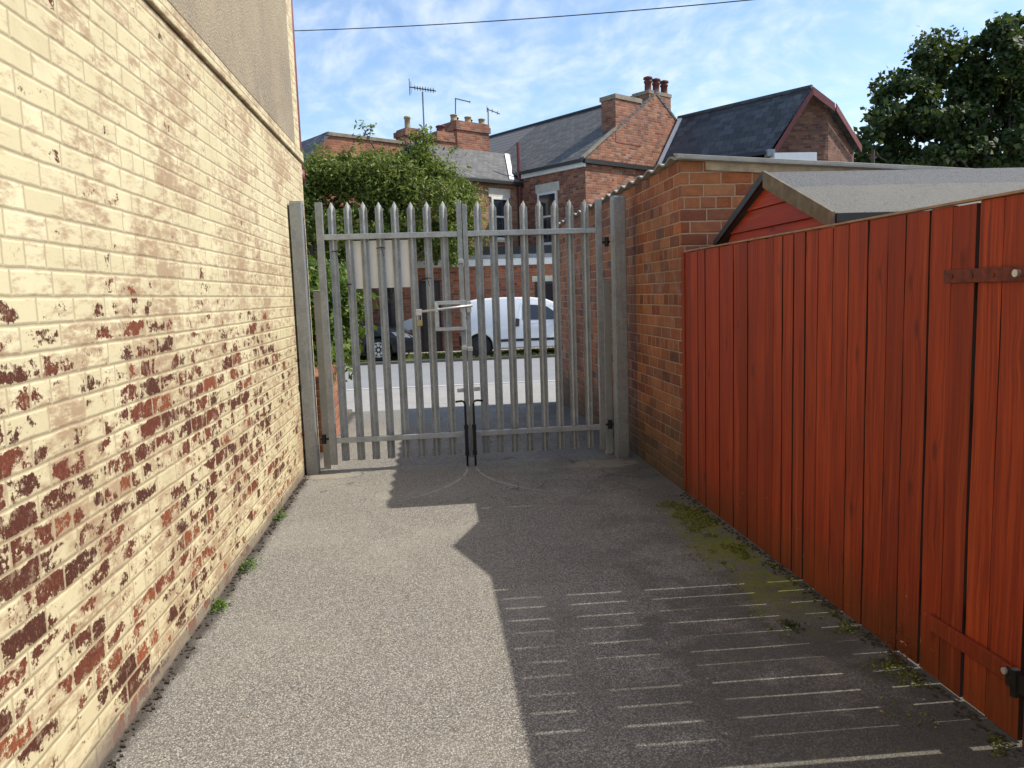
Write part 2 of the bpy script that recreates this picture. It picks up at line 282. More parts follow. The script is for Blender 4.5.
M = dict(
    paint=painted_brick(), pebble=pebbledash(), alley=alley_mat(), galv=galvanised(), galv_m=galvanised('rail_galvanised_steel', 0.8), galv_d=galvanised('dull_galvanised_steel', 0.62),
    brick_r=brick_mat('orange_red_brick', [(0, (0.14, 0.04, 0.025)), (0.15, (0.27, 0.065, 0.025)), (0.5, (0.42, 0.115, 0.036)), (0.9, (0.54, 0.19, 0.06)), (1, (0.20, 0.06, 0.04))], (0.60, 0.47, 0.32), 0.086, 0.235, 0.009, 4, 5.0, dirt=0.5, smear=0.5, base_dirt=0.75),
    brick_low=brick_mat('salmon_brick', [(0, (0.38, 0.12, 0.06)), (0.5, (0.48, 0.16, 0.07)), (1, (0.55, 0.22, 0.11))], (0.42, 0.34, 0.26), 0.078, 0.235, 0.010, 0, 8.0, dirt=0.2),
    brick_a=brick_mat('weathered_red_brick', [(0, (0.14, 0.045, 0.03)), (0.4, (0.31, 0.095, 0.05)), (0.75, (0.46, 0.15, 0.07)), (1, (0.50, 0.25, 0.15))], (0.36, 0.30, 0.23), 0.08, 0.24, 0.012, 4, 11.0, dirt=0.25, smear=0.3),
    brick_e=brick_mat('pale_orange_brick', [(0, (0.26, 0.09, 0.05)), (0.5, (0.42, 0.17, 0.08)), (1, (0.5, 0.28, 0.16))], (0.42, 0.36, 0.28), 0.08, 0.24, 0.012, 0, 13.0, dirt=0.25, smear=0.3),
    brick_b=brick_mat('brown_brick', [(0, (0.07, 0.026, 0.022)), (0.5, (0.13, 0.048, 0.035)), (1, (0.20, 0.085, 0.055))], (0.17, 0.13, 0.10), 0.085, 0.24, 0.014, 0, 17.0, dirt=0.2),
    brick_s=brick_mat('shopfront_brick', [(0, (0.22, 0.06, 0.035)), (0.5, (0.42, 0.11, 0.05)), (1, (0.52, 0.19, 0.09))], (0.40, 0.32, 0.25), 0.08, 0.24, 0.012, 0, 19.0, dirt=0.2),
    brick_c=brick_mat('orange_gable_brick', [(0, (0.28, 0.09, 0.05)), (0.5, (0.45, 0.15, 0.07)), (1, (0.52, 0.22, 0.11))], (0.36, 0.27, 0.2), 0.08, 0.24, 0.010, 0, 23.0, dirt=0.3),
    chim=brick_mat('chimney_brick', [(0, (0.16, 0.05, 0.035)), (0.5, (0.36, 0.11, 0.06)), (1, (0.45, 0.2, 0.11))], (0.33, 0.28, 0.22), 0.08, 0.24, 0.013, 0, 29.0, dirt=0.35),
    wood=stained_wood('red_stained_boards'), wood_d=stained_wood('red_stained_shiplap', (0.26, 0.026, 0.008), (0.50, 0.06, 0.016), vertical=False, green=False),
    edge=flat('gap_shade_board_edge', (0.028, 0.012, 0.008), 0.9, var=0.3, sc_=9), cap=flat('weathered_tan_timber', (0.36, 0.24, 0.16), 0.85, var=0.3, sc_=14), barge=flat('weathered_grey_timber', (0.17, 0.145, 0.11), 0.9, var=0.4, sc_=11, bump=0.3),  # edge: near-black board sides, painting the shade inside the gaps
    felt=felt(), cement=flat('white_cement_sheet', (0.34, 0.33, 0.30), 0.9, var=0.25, sc_=5, bump=0.3), mortar=flat('buff_mortar', (0.46, 0.37, 0.25), 0.95, var=0.3, sc_=9, bump=0.5),
    slate=slate('blue_black_slate', (0.035, 0.04, 0.048), (0.085, 0.092, 0.105), 0.21, 0.3, lichen=0.15),
    slate_a=slate('grey_brown_slate', (0.055, 0.053, 0.05), (0.105, 0.098, 0.088), 0.14, 0.22, 0.6, lichen=0.3), tile=pantile(),
    slate_e=slate('light_grey_slate', (0.09, 0.088, 0.084), (0.155, 0.147, 0.13), 0.16, 0.24, 0.6, lichen=0.3),
    road=tarmac('grey_road', (0.19, 0.192, 0.195), (0.25, 0.249, 0.247), 60), pave=tarmac('pale_paving', (0.25, 0.237, 0.215), (0.33, 0.315, 0.288), 50),
    kerb=flat('concrete_kerb', (0.50, 0.48, 0.45), 0.9, var=0.2, sc_=3), kerbd=flat('shade_tinted_kerb', (0.12, 0.11, 0.10), 0.9, var=0.3, sc_=3),  # kerbd: darker copy, shadow of the far kerb face put into its colour
    soil=flat('garden_soil', (0.12, 0.10, 0.07), 0.95, var=0.4, sc_=3, bump=0.5), verge=flat('verge_turf', (0.09, 0.12, 0.03), 0.95, var=0.5, sc_=5, bump=0.5), land=flat('distant_land', (0.12, 0.125, 0.09), 0.95, var=0.3, sc_=0.1),
    black=flat('black_iron', (0.018, 0.017, 0.016), 0.5, 0.3, 0.4, 30), rust=flat('rusty_painted_iron', (0.17, 0.035, 0.018), 0.65, 0.1, 0.55, 26, bump=0.4), zinc=flat('bright_zinc', (0.62, 0.62, 0.60), 0.4, 0.6),
    brass=flat('brass', (0.42, 0.34, 0.15), 0.35, 0.9), cream=flat('yellowed_white_plastic', (0.86, 0.83, 0.75), 0.55, var=0.05), white=flat('white_paint', (0.78, 0.77, 0.74), 0.55, var=0.06),
    stone=flat('cream_stone', (0.60, 0.55, 0.44), 0.85, var=0.15, sc_=5), olive=flat('olive_grey_paint', (0.46, 0.43, 0.34), 0.65, var=0.15),
    maroon=flat('maroon_paint', (0.16, 0.035, 0.03), 0.45, var=0.25, sc_=8), pot_r=flat('red_clay_pot', (0.13, 0.04, 0.032), 0.8, var=0.3, sc_=9), pot_y=flat('buff_clay_pot', (0.33, 0.27, 0.15), 0.85, var=0.3, sc_=9), pot_b=flat('sooty_clay_pot', (0.07, 0.055, 0.045), 0.85, var=0.4, sc_=9),
    lead=flat('lead_grey', (0.26, 0.275, 0.29), 0.6, 0.2, 0.2, 6), rcap=flat('grey_brown_render', (0.24, 0.20, 0.15), 0.95, var=0.3, sc_=5, bump=0.3), gutter=flat('black_gutter', (0.02, 0.02, 0.02), 0.5), steel=flat('dull_aerial_metal', (0.16, 0.16, 0.165), 0.45, 0.6),
    glass=flat('dark_window_glass', (0.02, 0.024, 0.03), 0.06, 0.0, 0.1, 1.0, spec=0.8), door=flat('dark_brown_door', (0.055, 0.035, 0.025), 0.6, var=0.3), bluish=flat('navy_door_paint', (0.02, 0.03, 0.06), 0.4),
    van=flat('white_car_paint', (0.80, 0.81, 0.82), 0.3, var=0.02, coat=0.6), carb=flat('black_car_paint', (0.010, 0.011, 0.014), 0.3, var=0.1, coat=0.35, spec=0.35), tyre=flat('tyre_rubber', (0.018, 0.018, 0.018), 0.85), trim=flat('black_trim', (0.02, 0.02, 0.022), 0.6), alloy=flat('silver_alloy', (0.62, 0.63, 0.64), 0.3, 0.7), lampg=flat('clear_lamp_glass', (0.55, 0.56, 0.57), 0.1, 0.2), tail=flat('red_lamp_glass', (0.35, 0.01, 0.01), 0.15),
    bark=flat('brown_bark', (0.10, 0.075, 0.05), 0.9, var=0.4, sc_=10, bump=0.8),
    leaf_t=leafmat('mid_green_leaves', [(0.055, 0.09, 0.016), (0.12, 0.165, 0.028), (0.20, 0.25, 0.042), (0.32, 0.34, 0.08)]),
    leaf_h=leafmat('bright_green_leaves', [(0.06, 0.11, 0.015), (0.11, 0.18, 0.025), (0.2, 0.27, 0.04)]),
    leaf_s=leafmat('dark_green_leaves', [(0.012, 0.028, 0.008), (0.02, 0.045, 0.010), (0.042, 0.072, 0.014), (0.13, 0.15, 0.05)], 0.25, 0.6),
    leaf_w=leafmat('fresh_green_leaves', [(0.05, 0.11, 0.015), (0.14, 0.24, 0.03)]), mossy=leafmat('yellow_green_moss', [(0.09, 0.11, 0.012), (0.17, 0.19, 0.02), (0.26, 0.27, 0.04)], 0.15, 0.8), leaf_r=leafmat('dull_red_leaves', [(0.10, 0.02, 0.012), (0.2, 0.05, 0.02), (0.1, 0.08, 0.02)]), grass=leafmat('verge_grass', [(0.10, 0.13, 0.02), (0.2, 0.22, 0.05), (0.3, 0.27, 0.09)]),
    debris=flat('dark_leaf_litter', (0.06, 0.045, 0.03), 0.95, var=0.5, sc_=40),
)

# ------------------------------------------------------------------ mesh helpers
class MB:
    def __init__(s): s.bm = bmesh.new()
    def poly(s, pts):
        return s.bm.faces.new([s.bm.verts.new(p) for p in pts])
    def box(s, x0, x1, y0, y1, z0, z1):
        return s.prism([(x0, y0, z0), (x1, y0, z0), (x1, y1, z0), (x0, y1, z0)], (0, 0, z1 - z0))
    def obox(s, o, ax, ay, az):
        o, ax, ay, az = map(Vector, (o, ax, ay, az)); return s.prism([o, o + ax, o + ax + ay, o + ay], az)
    def prism(s, pts, vec):
        vec = Vector(vec); a = [s.bm.verts.new(p) for p in pts]; b = [s.bm.verts.new(Vector(p) + vec) for p in pts]
        n = len(a); s.bm.faces.new(a); s.bm.faces.new(b[::-1])
        for i in range(n): s.bm.faces.new([a[i], b[i], b[(i + 1) % n], a[(i + 1) % n]])
        return s
    def tube(s, pts, r, seg=8, cap=True):
        pts = [Vector(p) for p in pts]; rs = r if isinstance(r, (list, tuple)) else [r] * len(pts); rings = []
        for i, p in enumerate(pts):
            d = (pts[min(i + 1, len(pts) - 1)] - pts[max(i - 1, 0)]).normalized()
            u = d.cross(Vector((0, 0, 1)) if abs(d.z) < 0.9 else Vector((1, 0, 0))).normalized(); w = d.cross(u)
            rings.append([s.bm.verts.new(p + (u * math.cos(t) + w * math.sin(t)) * rs[i]) for t in (2 * math.pi * j / seg for j in range(seg))])
        for A, B in zip(rings, rings[1:]):
            for j in range(seg): s.bm.faces.new([A[j], A[(j + 1) % seg], B[(j + 1) % seg], B[j]])
        if cap: s.bm.faces.new(rings[0][::-1]); s.bm.faces.new(rings[-1])
        return s
    def lathe(s, c, prof, seg=16, axis='Z'):
        c = Vector(c); rings = []
        for r, h in prof:
            ring = []
            for j in range(seg):
                t = 2 * math.pi * j / seg; a, b = math.cos(t) * r, math.sin(t) * r
                ring.append(s.bm.verts.new(c + (Vector((a, b, h)) if axis == 'Z' else Vector((a, h, b)))))
            rings.append(ring)
        for A, B in zip(rings, rings[1:]):
            for j in range(seg): s.bm.faces.new([A[j], A[(j + 1) % seg], B[(j + 1) % seg], B[j]])
        s.bm.faces.new(rings[0][::-1]); s.bm.faces.new(rings[-1]); return s
    def leaf(s, p, n, size, asp=0.6):
        n = Vector(n).normalized(); u = n.orthogonal().normalized(); u = Matrix.Rotation(random.uniform(0, 6.28), 3, n) @ u; w = n.cross(u); p = Vector(p)
        f = n * size * random.uniform(-0.18, 0.18)
        vs = [s.bm.verts.new(q) for q in (p - u * size * .5, p + w * size * asp * .5 + f - u * size * .08, p + u * size * .5, p - w * size * asp * .5 + f - u * size * .08)]
        s.bm.faces.new(vs)
    def build(s, name, mat, parent=None, bevel=0.0, smooth=False, loc=None, normals=True, edge_mat=None):
        bm = s.bm
        if normals: bmesh.ops.recalc_face_normals(bm, faces=bm.faces)
        uv = bm.loops.layers.uv.new('UVMap')
        for f in bm.faces:
            n = f.normal
            t = Vector((1, 0, 0)) if abs(n.z) > 0.985 else Vector((0, 0, 1)).cross(n).normalized()
            b = n.cross(t)
            for l in f.loops: l[uv].uv = (l.vert.co.dot(t), l.vert.co.dot(b))
            f.smooth = smooth
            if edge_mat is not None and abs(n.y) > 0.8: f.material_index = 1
        me = bpy.data.meshes.new(name); 
        if loc is not None:
            bmesh.ops.translate(bm, verts=bm.verts, vec=-Vector(loc))
        bm.to_mesh(me); bm.free()
        me.materials.append(mat)
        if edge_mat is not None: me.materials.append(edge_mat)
        o = bpy.data.objects.new(name, me); COL.objects.link(o)
        if loc is not None: o.location = loc
        if parent is not None:
            wl = Vector(); q = parent
            while q is not None: wl += q.location; q = q.parent
            o.parent = parent; o.location = (Vector(loc) if loc is not None else Vector()) - wl
        if bevel:
            md = o.modifiers.new('edge', 'BEVEL'); md.width = bevel; md.segments = 2; md.limit_method = 'ANGLE'; md.angle_limit = R(40)
        return o

def tag(o, label=None, cat=None, group=None, kind=None):
    if label: o['label'] = label
    if cat: o['category'] = cat
    if group: o['group'] = group
    if kind: o['kind'] = kind
    return o
def empty(name, loc, label, cat, group=None):
    o = bpy.data.objects.new(name, None); COL.objects.link(o); o.location = loc; o.empty_display_size = 0.2
    return tag(o, label, cat, group)
def struct(name, mb, mat): return tag(mb.build(name, mat), kind='structure')
def copy_tree(o, parent=None):
    c = o.copy(); COL.objects.link(c); c.parent = parent
    for ch in [q for q in o.children]: copy_tree(ch, c)
    return c
V = Vector

# ------------------------------------------------------------------ ground
m = MB(); m.box(-900, 900, -900, 900, -0.9, -0.45); struct('ground', m, M['land'])
m = MB(); m.prism([(-1.18, -8, -0.45), (-1.18, -8, 0), (-1.18, 8.2, 0), (-1.18, 11.1, -0.10), (-1.18, 11.1, -0.45)], (3.04, 0, 0)); struct('alley_floor', m, M['alley'])
m = MB(); m.box(1.862, 14, -8, 11.1, -0.45, -0.012); struct('garden_ground', m, M['soil'])
m = MB(); m.box(-16, -1.182, 7.4, 11.1, -0.45, -0.06); struct('yard_ground', m, M['soil'])
m = MB(); m.prism([(-40, 11.1, -0.45), (-40, 11.1, -0.10), (-40, 13.95, -0.12), (-40, 13.95, -0.45)], (80, 0, 0)); struct('pavement', m, M['pave'])
m = MB(); m.box(-40, 40, 13.953, 14.09, -0.45, -0.112); struct('kerb', m, M['kerb'])
m = MB(); m.prism([(-40, 14.093, -0.45), (-40, 14.093, -0.215), (-40, 17.2, -0.165), (-40, 20.3, -0.215), (-40, 20.3, -0.45)], (80, 0, 0)); struct('road', m, M['road'])
m = MB(); m.box(-40, 40, 20.303, 20.43, -0.45, -0.15); struct('far_kerb', m, M['kerbd'])
m = MB(); m.box(-40, 40, 20.433, 22.6, -0.45, -0.165); struct('verge', m, M['verge'])
m = MB(); m.box(-40, 40, 22.603, 36, -0.45, -0.13); struct('far_pavement', m, M['pave'])
m = MB()
for i in range(9000):
    x, y = random.uniform(-6, 5.5), random.uniform(20.46, 22.55)
    if mnoise.noise((x * .8, y * .8, 0)) < -0.25: continue
    h = random.uniform(.03, .10); m.leaf((x, y, -0.165 + h * .5), (random.uniform(-1, 1), random.uniform(-1, 1), 0.2), h * 1.3, 0.22)
tag(m.build('verge_grass', M['grass'], normals=False), 'short yellow green grass on the roadside verge', 'grass', kind='stuff')

# ------------------------------------------------------------------ painted building on the left
XL = -1.15
lb = empty('brick_building', (XL - 2, 2, 0), 'tall brick building side wall in peeling cream paint with grey render above', 'building')
m = MB(); m.box(XL - 7, XL, -8, 7.62, -0.4, 2.79); m.build('painted_wall', M['paint'], lb)
m = MB(); m.box(XL - 7, XL + 0.022, -8, 7.63, 2.80, 2.885); m.build('ledge', M['paint'], lb, bevel=0.008)
m = MB(); m.box(XL - 7, XL - 0.004, -8, 7.615, 2.887, 7.2); m.build('upper_brickwork', M['paint'], lb)
m = MB()
y0, y1, zt = -8.0, 7.22, 7.15
m.prism([(XL - 0.006, y0, 2.89), (XL - 0.006, y1, 2.89), (XL - 0.006, y1 - .03, 4.0), (XL - 0.006, y1 + .03, 5.2), (XL - 0.006, y1, zt), (XL - 0.006, y0, zt)], (0.024, 0, 0)); m.build('render_panel', M['pebble'], lb, bevel=0.006)
m = MB(); m.box(XL - 7.1, XL + 0.1, -8.1, 7.72, 7.2, 7.3); m.build('roof_edge', M['lead'], lb)
m = MB(); rn0 = random.Random(2)
for i in range(420):
    y = random.uniform(0.8, 7.3); x = XL + random.uniform(0.0, 0.05) ; s_ = random.uniform(.008, .022)
    s_ *= .55; m.obox((x, y, 0.0), (s_, s_ * rn0.uniform(-.6, .6), 0), (-s_ * .5, s_ * rn0.uniform(.6, 1.3), s_ * .2), (0, 0, s_ * .7))
tag(m.build('leaf_litter', M['debris']), 'dark crumbs of litter and grit along the foot of the painted wall', 'litter', kind='stuff')
m = MB(); m.tube([(XL - .03, 7.665, 7.1), (XL - .03, 7.665, 2.9), (XL - .03, 7.665, 2.62)], .036, 10); m.tube([(XL - .03, 7.665, 2.74), (XL - .03, 7.665, 2.62)], .05, 10)
m.build('downpipe', M['maroon'], lb, smooth=True)

# ------------------------------------------------------------------ low salmon wall and shrub beyond the gate, left
gw = empty('garden_wall', (-1.2, 9, 0), 'low salmon brick garden wall just beyond the left gate post', 'wall')
m = MB(); m.box(-1.33, -1.10, 7.70, 9.62, -0.3, 0.70); m.build('brickwork', M['brick_low'], gw)
m = MB(); m.box(-1.35, -1.08, 7.69, 9.64, 0.703, 0.765); m.build('coping', M['brick_low'], gw, bevel=.01)

def crown(mb, c, rad, n, size, clumps, csize, rnd, flat_=0.3, asp=0.6):
    c = V(c); cs = []
    for i in range(clumps):
        while True:
            d = V((rnd.uniform(-1, 1), rnd.uniform(-1, 1), rnd.uniform(-1, 1)))
            if 0.25 < d.length < 1: break
        d = d.normalized() * (d.length ** 0.45)
        cs.append((c + V((d.x * rad[0], d.y * rad[1], d.z * rad[2])), d.normalized(), rnd.uniform(.6, 1.25) * csize))
    per = n // clumps
    for p, d, s_ in cs:
        for j in range(per):
            g = V((rnd.gauss(0, 1), rnd.gauss(0, 1), rnd.gauss(0, .75))) * s_ * 0.5
            nn = d * 0.6 + V((rnd.gauss(0, .7), rnd.gauss(0, .7), rnd.gauss(0.5, .6)))
            mb.leaf(p + g, nn, size * rnd.uniform(.6, 1.3), asp)
    return cs
def limbs(mb, base, top, r, cs, rnd, k=14, split=0.75):
    base, top = V(base), V(top); mb.tube([base, base.lerp(top, .5) + V((.06, .03, 0)), top], [r, r * .8, r * .55], 10)
    for p, d, s_ in rnd.sample(cs, min(k, len(cs))):
        st = base.lerp(top, rnd.uniform(split, 1)); mid = st.lerp(p, .5) + V((rnd.uniform(-.2, .2), rnd.uniform(-.2, .2), .15))
        mb.tube([st, mid, p], [r * .4, r * .24, r * .08], 6)

rn = random.Random(3)
t = empty('garden_shrub', (-1.75, 9.3, -.06), 'bright green leafy shrub spilling over the low salmon wall behind the left gate leaf', 'shrub')
m = MB(); cs = crown(m, (-1.90, 9.5, 1.30), (.98, 1.1, .76), 15000, .085, 90, .34, rn)
for i in range(130):
    m.leaf((rn.uniform(-1.12, -1.0), rn.uniform(8.3, 9.4), rn.uniform(.66, 1.0)), (1, rn.uniform(-1, .4), rn.uniform(0, 1)), .07)
m.build('foliage', M['leaf_h'], t, normals=False)
m = MB(); limbs(m, (-1.8, 9.5, -.1), (-1.75, 9.5, 1.0), .05, cs, rn, 16, .2); m.build('stem', M['bark'], t, smooth=True)

# ------------------------------------------------------------------ outbuilding on the right
ob = empty('brick_outbuilding', (3, 8, 0), 'orange brick outbuilding along the right side under a white corrugated sheet roof', 'outbuilding')
XR = 1.82
RS = -.062
m = MB(); m.prism([(XR, 5.47, -.3), (6.2, 5.47, -.3), (6.2, 5.47, 2.405 + RS * 4.38), (XR, 5.47, 2.405)], (0, 5.55, 0)); m.build('wall', M['brick_r'], ob)
m = MB(); m.prism([(2.0, 5.452, 2.335), (6.1, 5.452, 2.335 + RS * 4.1), (6.1, 5.452, 2.405 + RS * 4.2), (2.0, 5.452, 2.405)], (0, .017, 0)); m.build('mortar_band', M['mortar'], ob)
m = MB(); n = 130; top = []; bot = []
for i in range(n + 1):
    y = 5.40 + (11.1 - 5.40) * i / n; z = 2.434 + .017 * math.sin(2 * math.pi * y / .29); top.append((y, z))
for (xa, za), (xb, zb) in (((XR - .045, 0.0), (6.3, RS * 4.5)),):
    ring = [(xa, y, z + za) for y, z in top] + [(xa, y, z + za - .012) for y, z in reversed(top)]
    m.prism(ring, (xb - xa, 0, zb - za))
m.build('corrugated_roof', M['cement'], ob)
m = MB(); m.prism([(XR - .03, 5.43, 2.425), (XR - .03, 5.43, 2.445), (XR - .03, 5.54, 2.468), (XR - .03, 5.54, 2.46), (XR - .03, 5.46, 2.425)], (4.4, 0, RS * 4.4)); m.build('roof_edge_trim', M['cement'], ob)

# ------------------------------------------------------------------ red fence and wide gate
XF = XR
def boards(mb, ya, yb, z0f, zt, pitch, rnd, gap=0.006, x0=XF, th=0.02, zjit=.004):
    y = ya
    while y < yb - .02:
        w = min(pitch * rnd.uniform(.82, 1.18), yb - y)
        if yb - (y + w) < .05: w = yb - y
        g = gap * rnd.uniform(.45, 1.25); dz = rnd.uniform(-zjit, zjit); dx = rnd.uniform(0, .007); zb = z0f(y + w / 2)
        zs = [zb + rnd.uniform(0, .006)] + [zb + (zt - zb) * q for q in (.17, .36, .55, .74, .9)] + [zt + dz]
        tilt = rnd.uniform(-.003, .003)
        rg = [y + w - g * (.35 if rnd.random() < .25 else 1) + tilt * (q - 3) * .25 + rnd.uniform(-.0034, .0034) for q in range(7)]
        rg = [max(y + w - .0095, min(q, y + w - .0006)) for q in rg]
        mb.prism([(x0 + dx, y, zs[0])] + [(x0 + dx, q, z) for q, z in zip(rg, zs)] + [(x0 + dx, y, zs[-1])], (th, 0, 0)); y += w
rn = random.Random(11)
fz = lambda y: -0.004 if y > 2.8 else 0.007
fn = empty('wooden_fence', (1.84, 4.6, 0), 'narrow red stained board fence panel beside the brick outbuilding', 'fence')
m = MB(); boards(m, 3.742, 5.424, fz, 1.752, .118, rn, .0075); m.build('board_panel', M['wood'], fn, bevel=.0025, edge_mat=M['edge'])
m = MB(); m.box(XF - .004, XF + .06, 5.405, 5.455, .01, 1.757); m.box(XF + .001, XF + .06, 5.4555, 5.4685, -.01, 1.75); m.build('end_post', M['wood'], fn, bevel=.003)
m = MB(); m.box(XF - .004, XF + .026, 3.745, 5.40, 1.7575, 1.766); m.build('capping', M['cap'], fn)
for z in (.26, .95, 1.6): m = MB(); m.box(XF + .028, XF + .075, 3.745, 5.39, z, z + .085); m.build('rail', M['wood'], fn)
gt = empty('wooden_gate', (1.84, 2.16, 0), 'wide red stained board gate with a rusty strap hinge', 'gate')
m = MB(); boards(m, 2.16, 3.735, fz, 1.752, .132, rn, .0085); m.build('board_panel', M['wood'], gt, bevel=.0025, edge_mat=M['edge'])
m = MB(); m.box(XF - .004, XF + .026, 2.165, 3.73, 1.7575, 1.766); m.build('capping', M['cap'], gt)
for z in (.28, 1.0, 1.45): m = MB(); m.box(XF + .028, XF + .07, 2.17, 3.72, z, z + .09); m.build('rail', M['wood'], gt)
h = MB(); h.box(XF - .008, XF - .001, 2.165, 2.575, 1.487, 1.533); h.tube([(XF - .012, 2.15, 1.47), (XF - .012, 2.15, 1.55)], .014, 10); hs = h.build('strap_hinge', M['rust'], gt, bevel=.002)
h = MB(); h.tube([(XF - .022, 2.222, 1.512), (XF - .008, 2.222, 1.512)], .012, 12); h.build('bolt_head', M['zinc'], hs)
for y in (2.33, 2.43, 2.53):
    h = MB(); h.tube([(XF - .012, y, 1.51), (XF - .007, y, 1.51)], .007, 8); h.build('screw', M['rust'], hs)
h = MB(); h.box(XF - .014, XF - .001, 2.165, 2.60, .195, .255); hk = h.build('lower_batten', M['wood'], gt, bevel=.002)
h = MB(); h.box(XF - .022, XF - .015, 2.10, 2.19, .19, .25); h.tube([(XF - .02, 2.15, .17), (XF - .02, 2.15, .26)], .014, 10); hb = h.build('hinge', M['black'], gt)
h = MB(); h.tube([(XF - .03, 2.19, .235), (XF - .014, 2.19, .235)], .011, 12); h.build('bolt_head', M['zinc'], hb)
gp = tag((lambda q: (q.box(XF + .002, XF + .10, 2.04, 2.138, -.05, 1.80), q.build('gate_post', M['wood'], bevel=.004))[1])(MB()), 'square red stained post the wide wooden gate hangs from, at the right edge', 'post')
f2 = empty('wooden_fence', (1.84, 0, 0), 'red stained board fence running towards the viewer past the gate post', 'fence')
m = MB(); boards(m, -7.5, 2.03, fz, 1.752, .147, rn, .006); m.build('board_panel', M['wood'], f2)
for z in (.28, 1.5): m = MB(); m.box(XF + .028, XF + .07, -7.5, 2.03, z, z + .09); m.build('rail', M['wood'], f2)

# ------------------------------------------------------------------ shed
sh = empty('garden_shed', (3.4, 4.47, 0), 'red timber garden shed with grey felt roof peeping over the fence', 'shed')
ya, yb, yr = 3.76, 5.18, 4.47
m = MB(); z = 0.0
def gable_y(z):  # half width at height z
    return (yb - yr) if z < 1.80 else max(0, (yb - yr) * (2.12 - z) / .32)
m.prism([(2.05, ya, 0), (2.05, yb, 0), (2.05, yb, 1.80), (2.05, yr, 2.12), (2.05, ya, 1.80)], (3.0, 0, 0)); m.build('frame', M['wood_d'], sh)
m = MB(); zz = 0.02
while zz < 2.08:
    z1 = min(zz + .118, 2.115); w0, w1 = gable_y(zz), gable_y(z1)
    if w1 < .02: w1 = .02
    pr = [(2.023, yr - w0, zz), (2.023, yr + w0, zz), (2.023, yr + w1, z1), (2.023, yr - w1, z1)]
    a_ = [m.bm.verts.new(p) for p in pr]; b_ = [m.bm.verts.new((2.048, p[1], p[2])) for p in pr]
    for q in (2, 3): a_[q].co.x = 2.039
    m.bm.faces.new(a_); m.bm.faces.new(b_[::-1])
    for i in range(4): m.bm.faces.new([a_[i], b_[i], b_[(i + 1) % 4], a_[(i + 1) % 4]])
    zz += .122
m.build('shiplap', M['wood_d'], sh)
m = MB(); m.box(2.012, 2.049, ya - .02, ya + .035, 0, 1.79); m.build('corner_trim', M['wood_d'], sh)
m = MB(); m.box(2.012, 2.049, yb - .035, yb + .02, 0, 1.79); m.build('corner_trim', M['wood_d'], sh)
EZ = 1.845
def slopepts(d): return [(2.0, 3.68, EZ + d), (2.0, yr, 2.165 + d), (2.0, 5.26, EZ - .03 + d)]
o = slopepts(0); m = MB(); m.prism([o[0], o[1], o[2], (2.0, 5.26, EZ - .055), (2.0, yr, 2.139), (2.0, 3.68, EZ - .025)], (3.3, 0, 0))
ro = m.build('felt_roof', M['felt'], sh, bevel=.004)
for s_ in (-1, 1):
    e = yr + s_ * .79; m = MB()
    ez = EZ + .006 - (.03 if s_ > 0 else 0); dp = .045 if s_ > 0 else .085; m.prism([(1.985, yr, 2.173), (1.985, e + s_ * .012, ez), (1.985, e + s_ * .012, ez - dp), (1.985, yr, 2.173 - dp * 1.15)], (.017, 0, 0)); m.build('bargeboard', M['barge'] if s_ < 0 else M['gutter'], sh)
m = MB(); m.box(2.004, 5.3, 3.655, 3.678, EZ - .045, EZ - .004); m.build('eave_fascia', M['gutter'], sh)

# ------------------------------------------------------------------ palisade gates
YG = 6.75
def pale(mb, x, z0=.09, z1=2.325):
    prof = [(-.034, -.010), (-.029, .000), (-.019, .010), (-.010, -.006), (0, -.018), (.010, -.006), (.019, .010), (.029, .000), (.034, -.010)]
    fr = []; bk = []
    for (px, py) in prof:
        ztop = z1 - max(0, abs(px)) * 1.75
        fr.append((mb.bm.verts.new((x + px, YG + .036 + py, z0)), mb.bm.verts.new((x + px, YG + .036 + py, ztop))))
        bk.append((mb.bm.verts.new((x + px, YG + .039 + py, z0)), mb.bm.verts.new((x + px, YG + .039 + py, ztop))))
    f = mb.bm.faces.new
    for i in range(len(prof) - 1):
        f([fr[i][0], fr[i + 1][0], fr[i + 1][1], fr[i][1]]); f([bk[i + 1][0], bk[i][0], bk[i][1], bk[i + 1][1]])
        f([fr[i][1], fr[i + 1][1], bk[i + 1][1], bk[i][1]]); f([fr[i + 1][0], fr[i][0], bk[i][0], bk[i + 1][0]])
    f([fr[0][0], fr[0][1], bk[0][1], bk[0][0]]); f([fr[-1][1], fr[-1][0], bk[-1][0], bk[-1][1]])
def leaf_gate(side, label, xs, hinge, meet, ztop):
    root = empty('palisade_gate', (hinge[0] if side < 0 else hinge[1], YG, 0), label, 'gate', 'steel palisade gate leaves')
    g = M['galv']
    m = MB(); m.box(hinge[0], hinge[1], YG - .025, YG + .025, .07, ztop); m.build('stile', M['galv_d'], root, bevel=.004)
    m = MB(); m.box(meet[0], meet[1], YG - .025, YG + .025, .07, ztop - .02); m.build('stile', M['galv_d'], root, bevel=.004)
    xa, xb = (hinge[1] + .001, meet[0] - .001) if side < 0 else (meet[1] + .001, hinge[0] - .001)
    for z in (.258, 2.008): m = MB(); m.box(xa, xb, YG - .022, YG + .016, z, z + .046); m.build('rail', M['galv_m'], root, bevel=.003)
    for i, x in enumerate(xs):
        m = MB(); pale(m, x, .09, 2.328 - (i * .002 if side < 0 else .016 + i * .001) + random.uniform(-.004, .004)); m.build('pale', g, root)
    for z in (.30, 1.93):
        xh = hinge[0] if side < 0 else hinge[1]; d = -1 if side < 0 else 1
        m = MB(); m.tube([(xh + d * .002, YG, z), (xh + d * .075, YG, z)], .010, 8); m.tube([(xh + d * .045, YG, z - .04), (xh + d * .045, YG, z + .04)], .020, 10); m.build('hinge', M['black'], root)
    return root
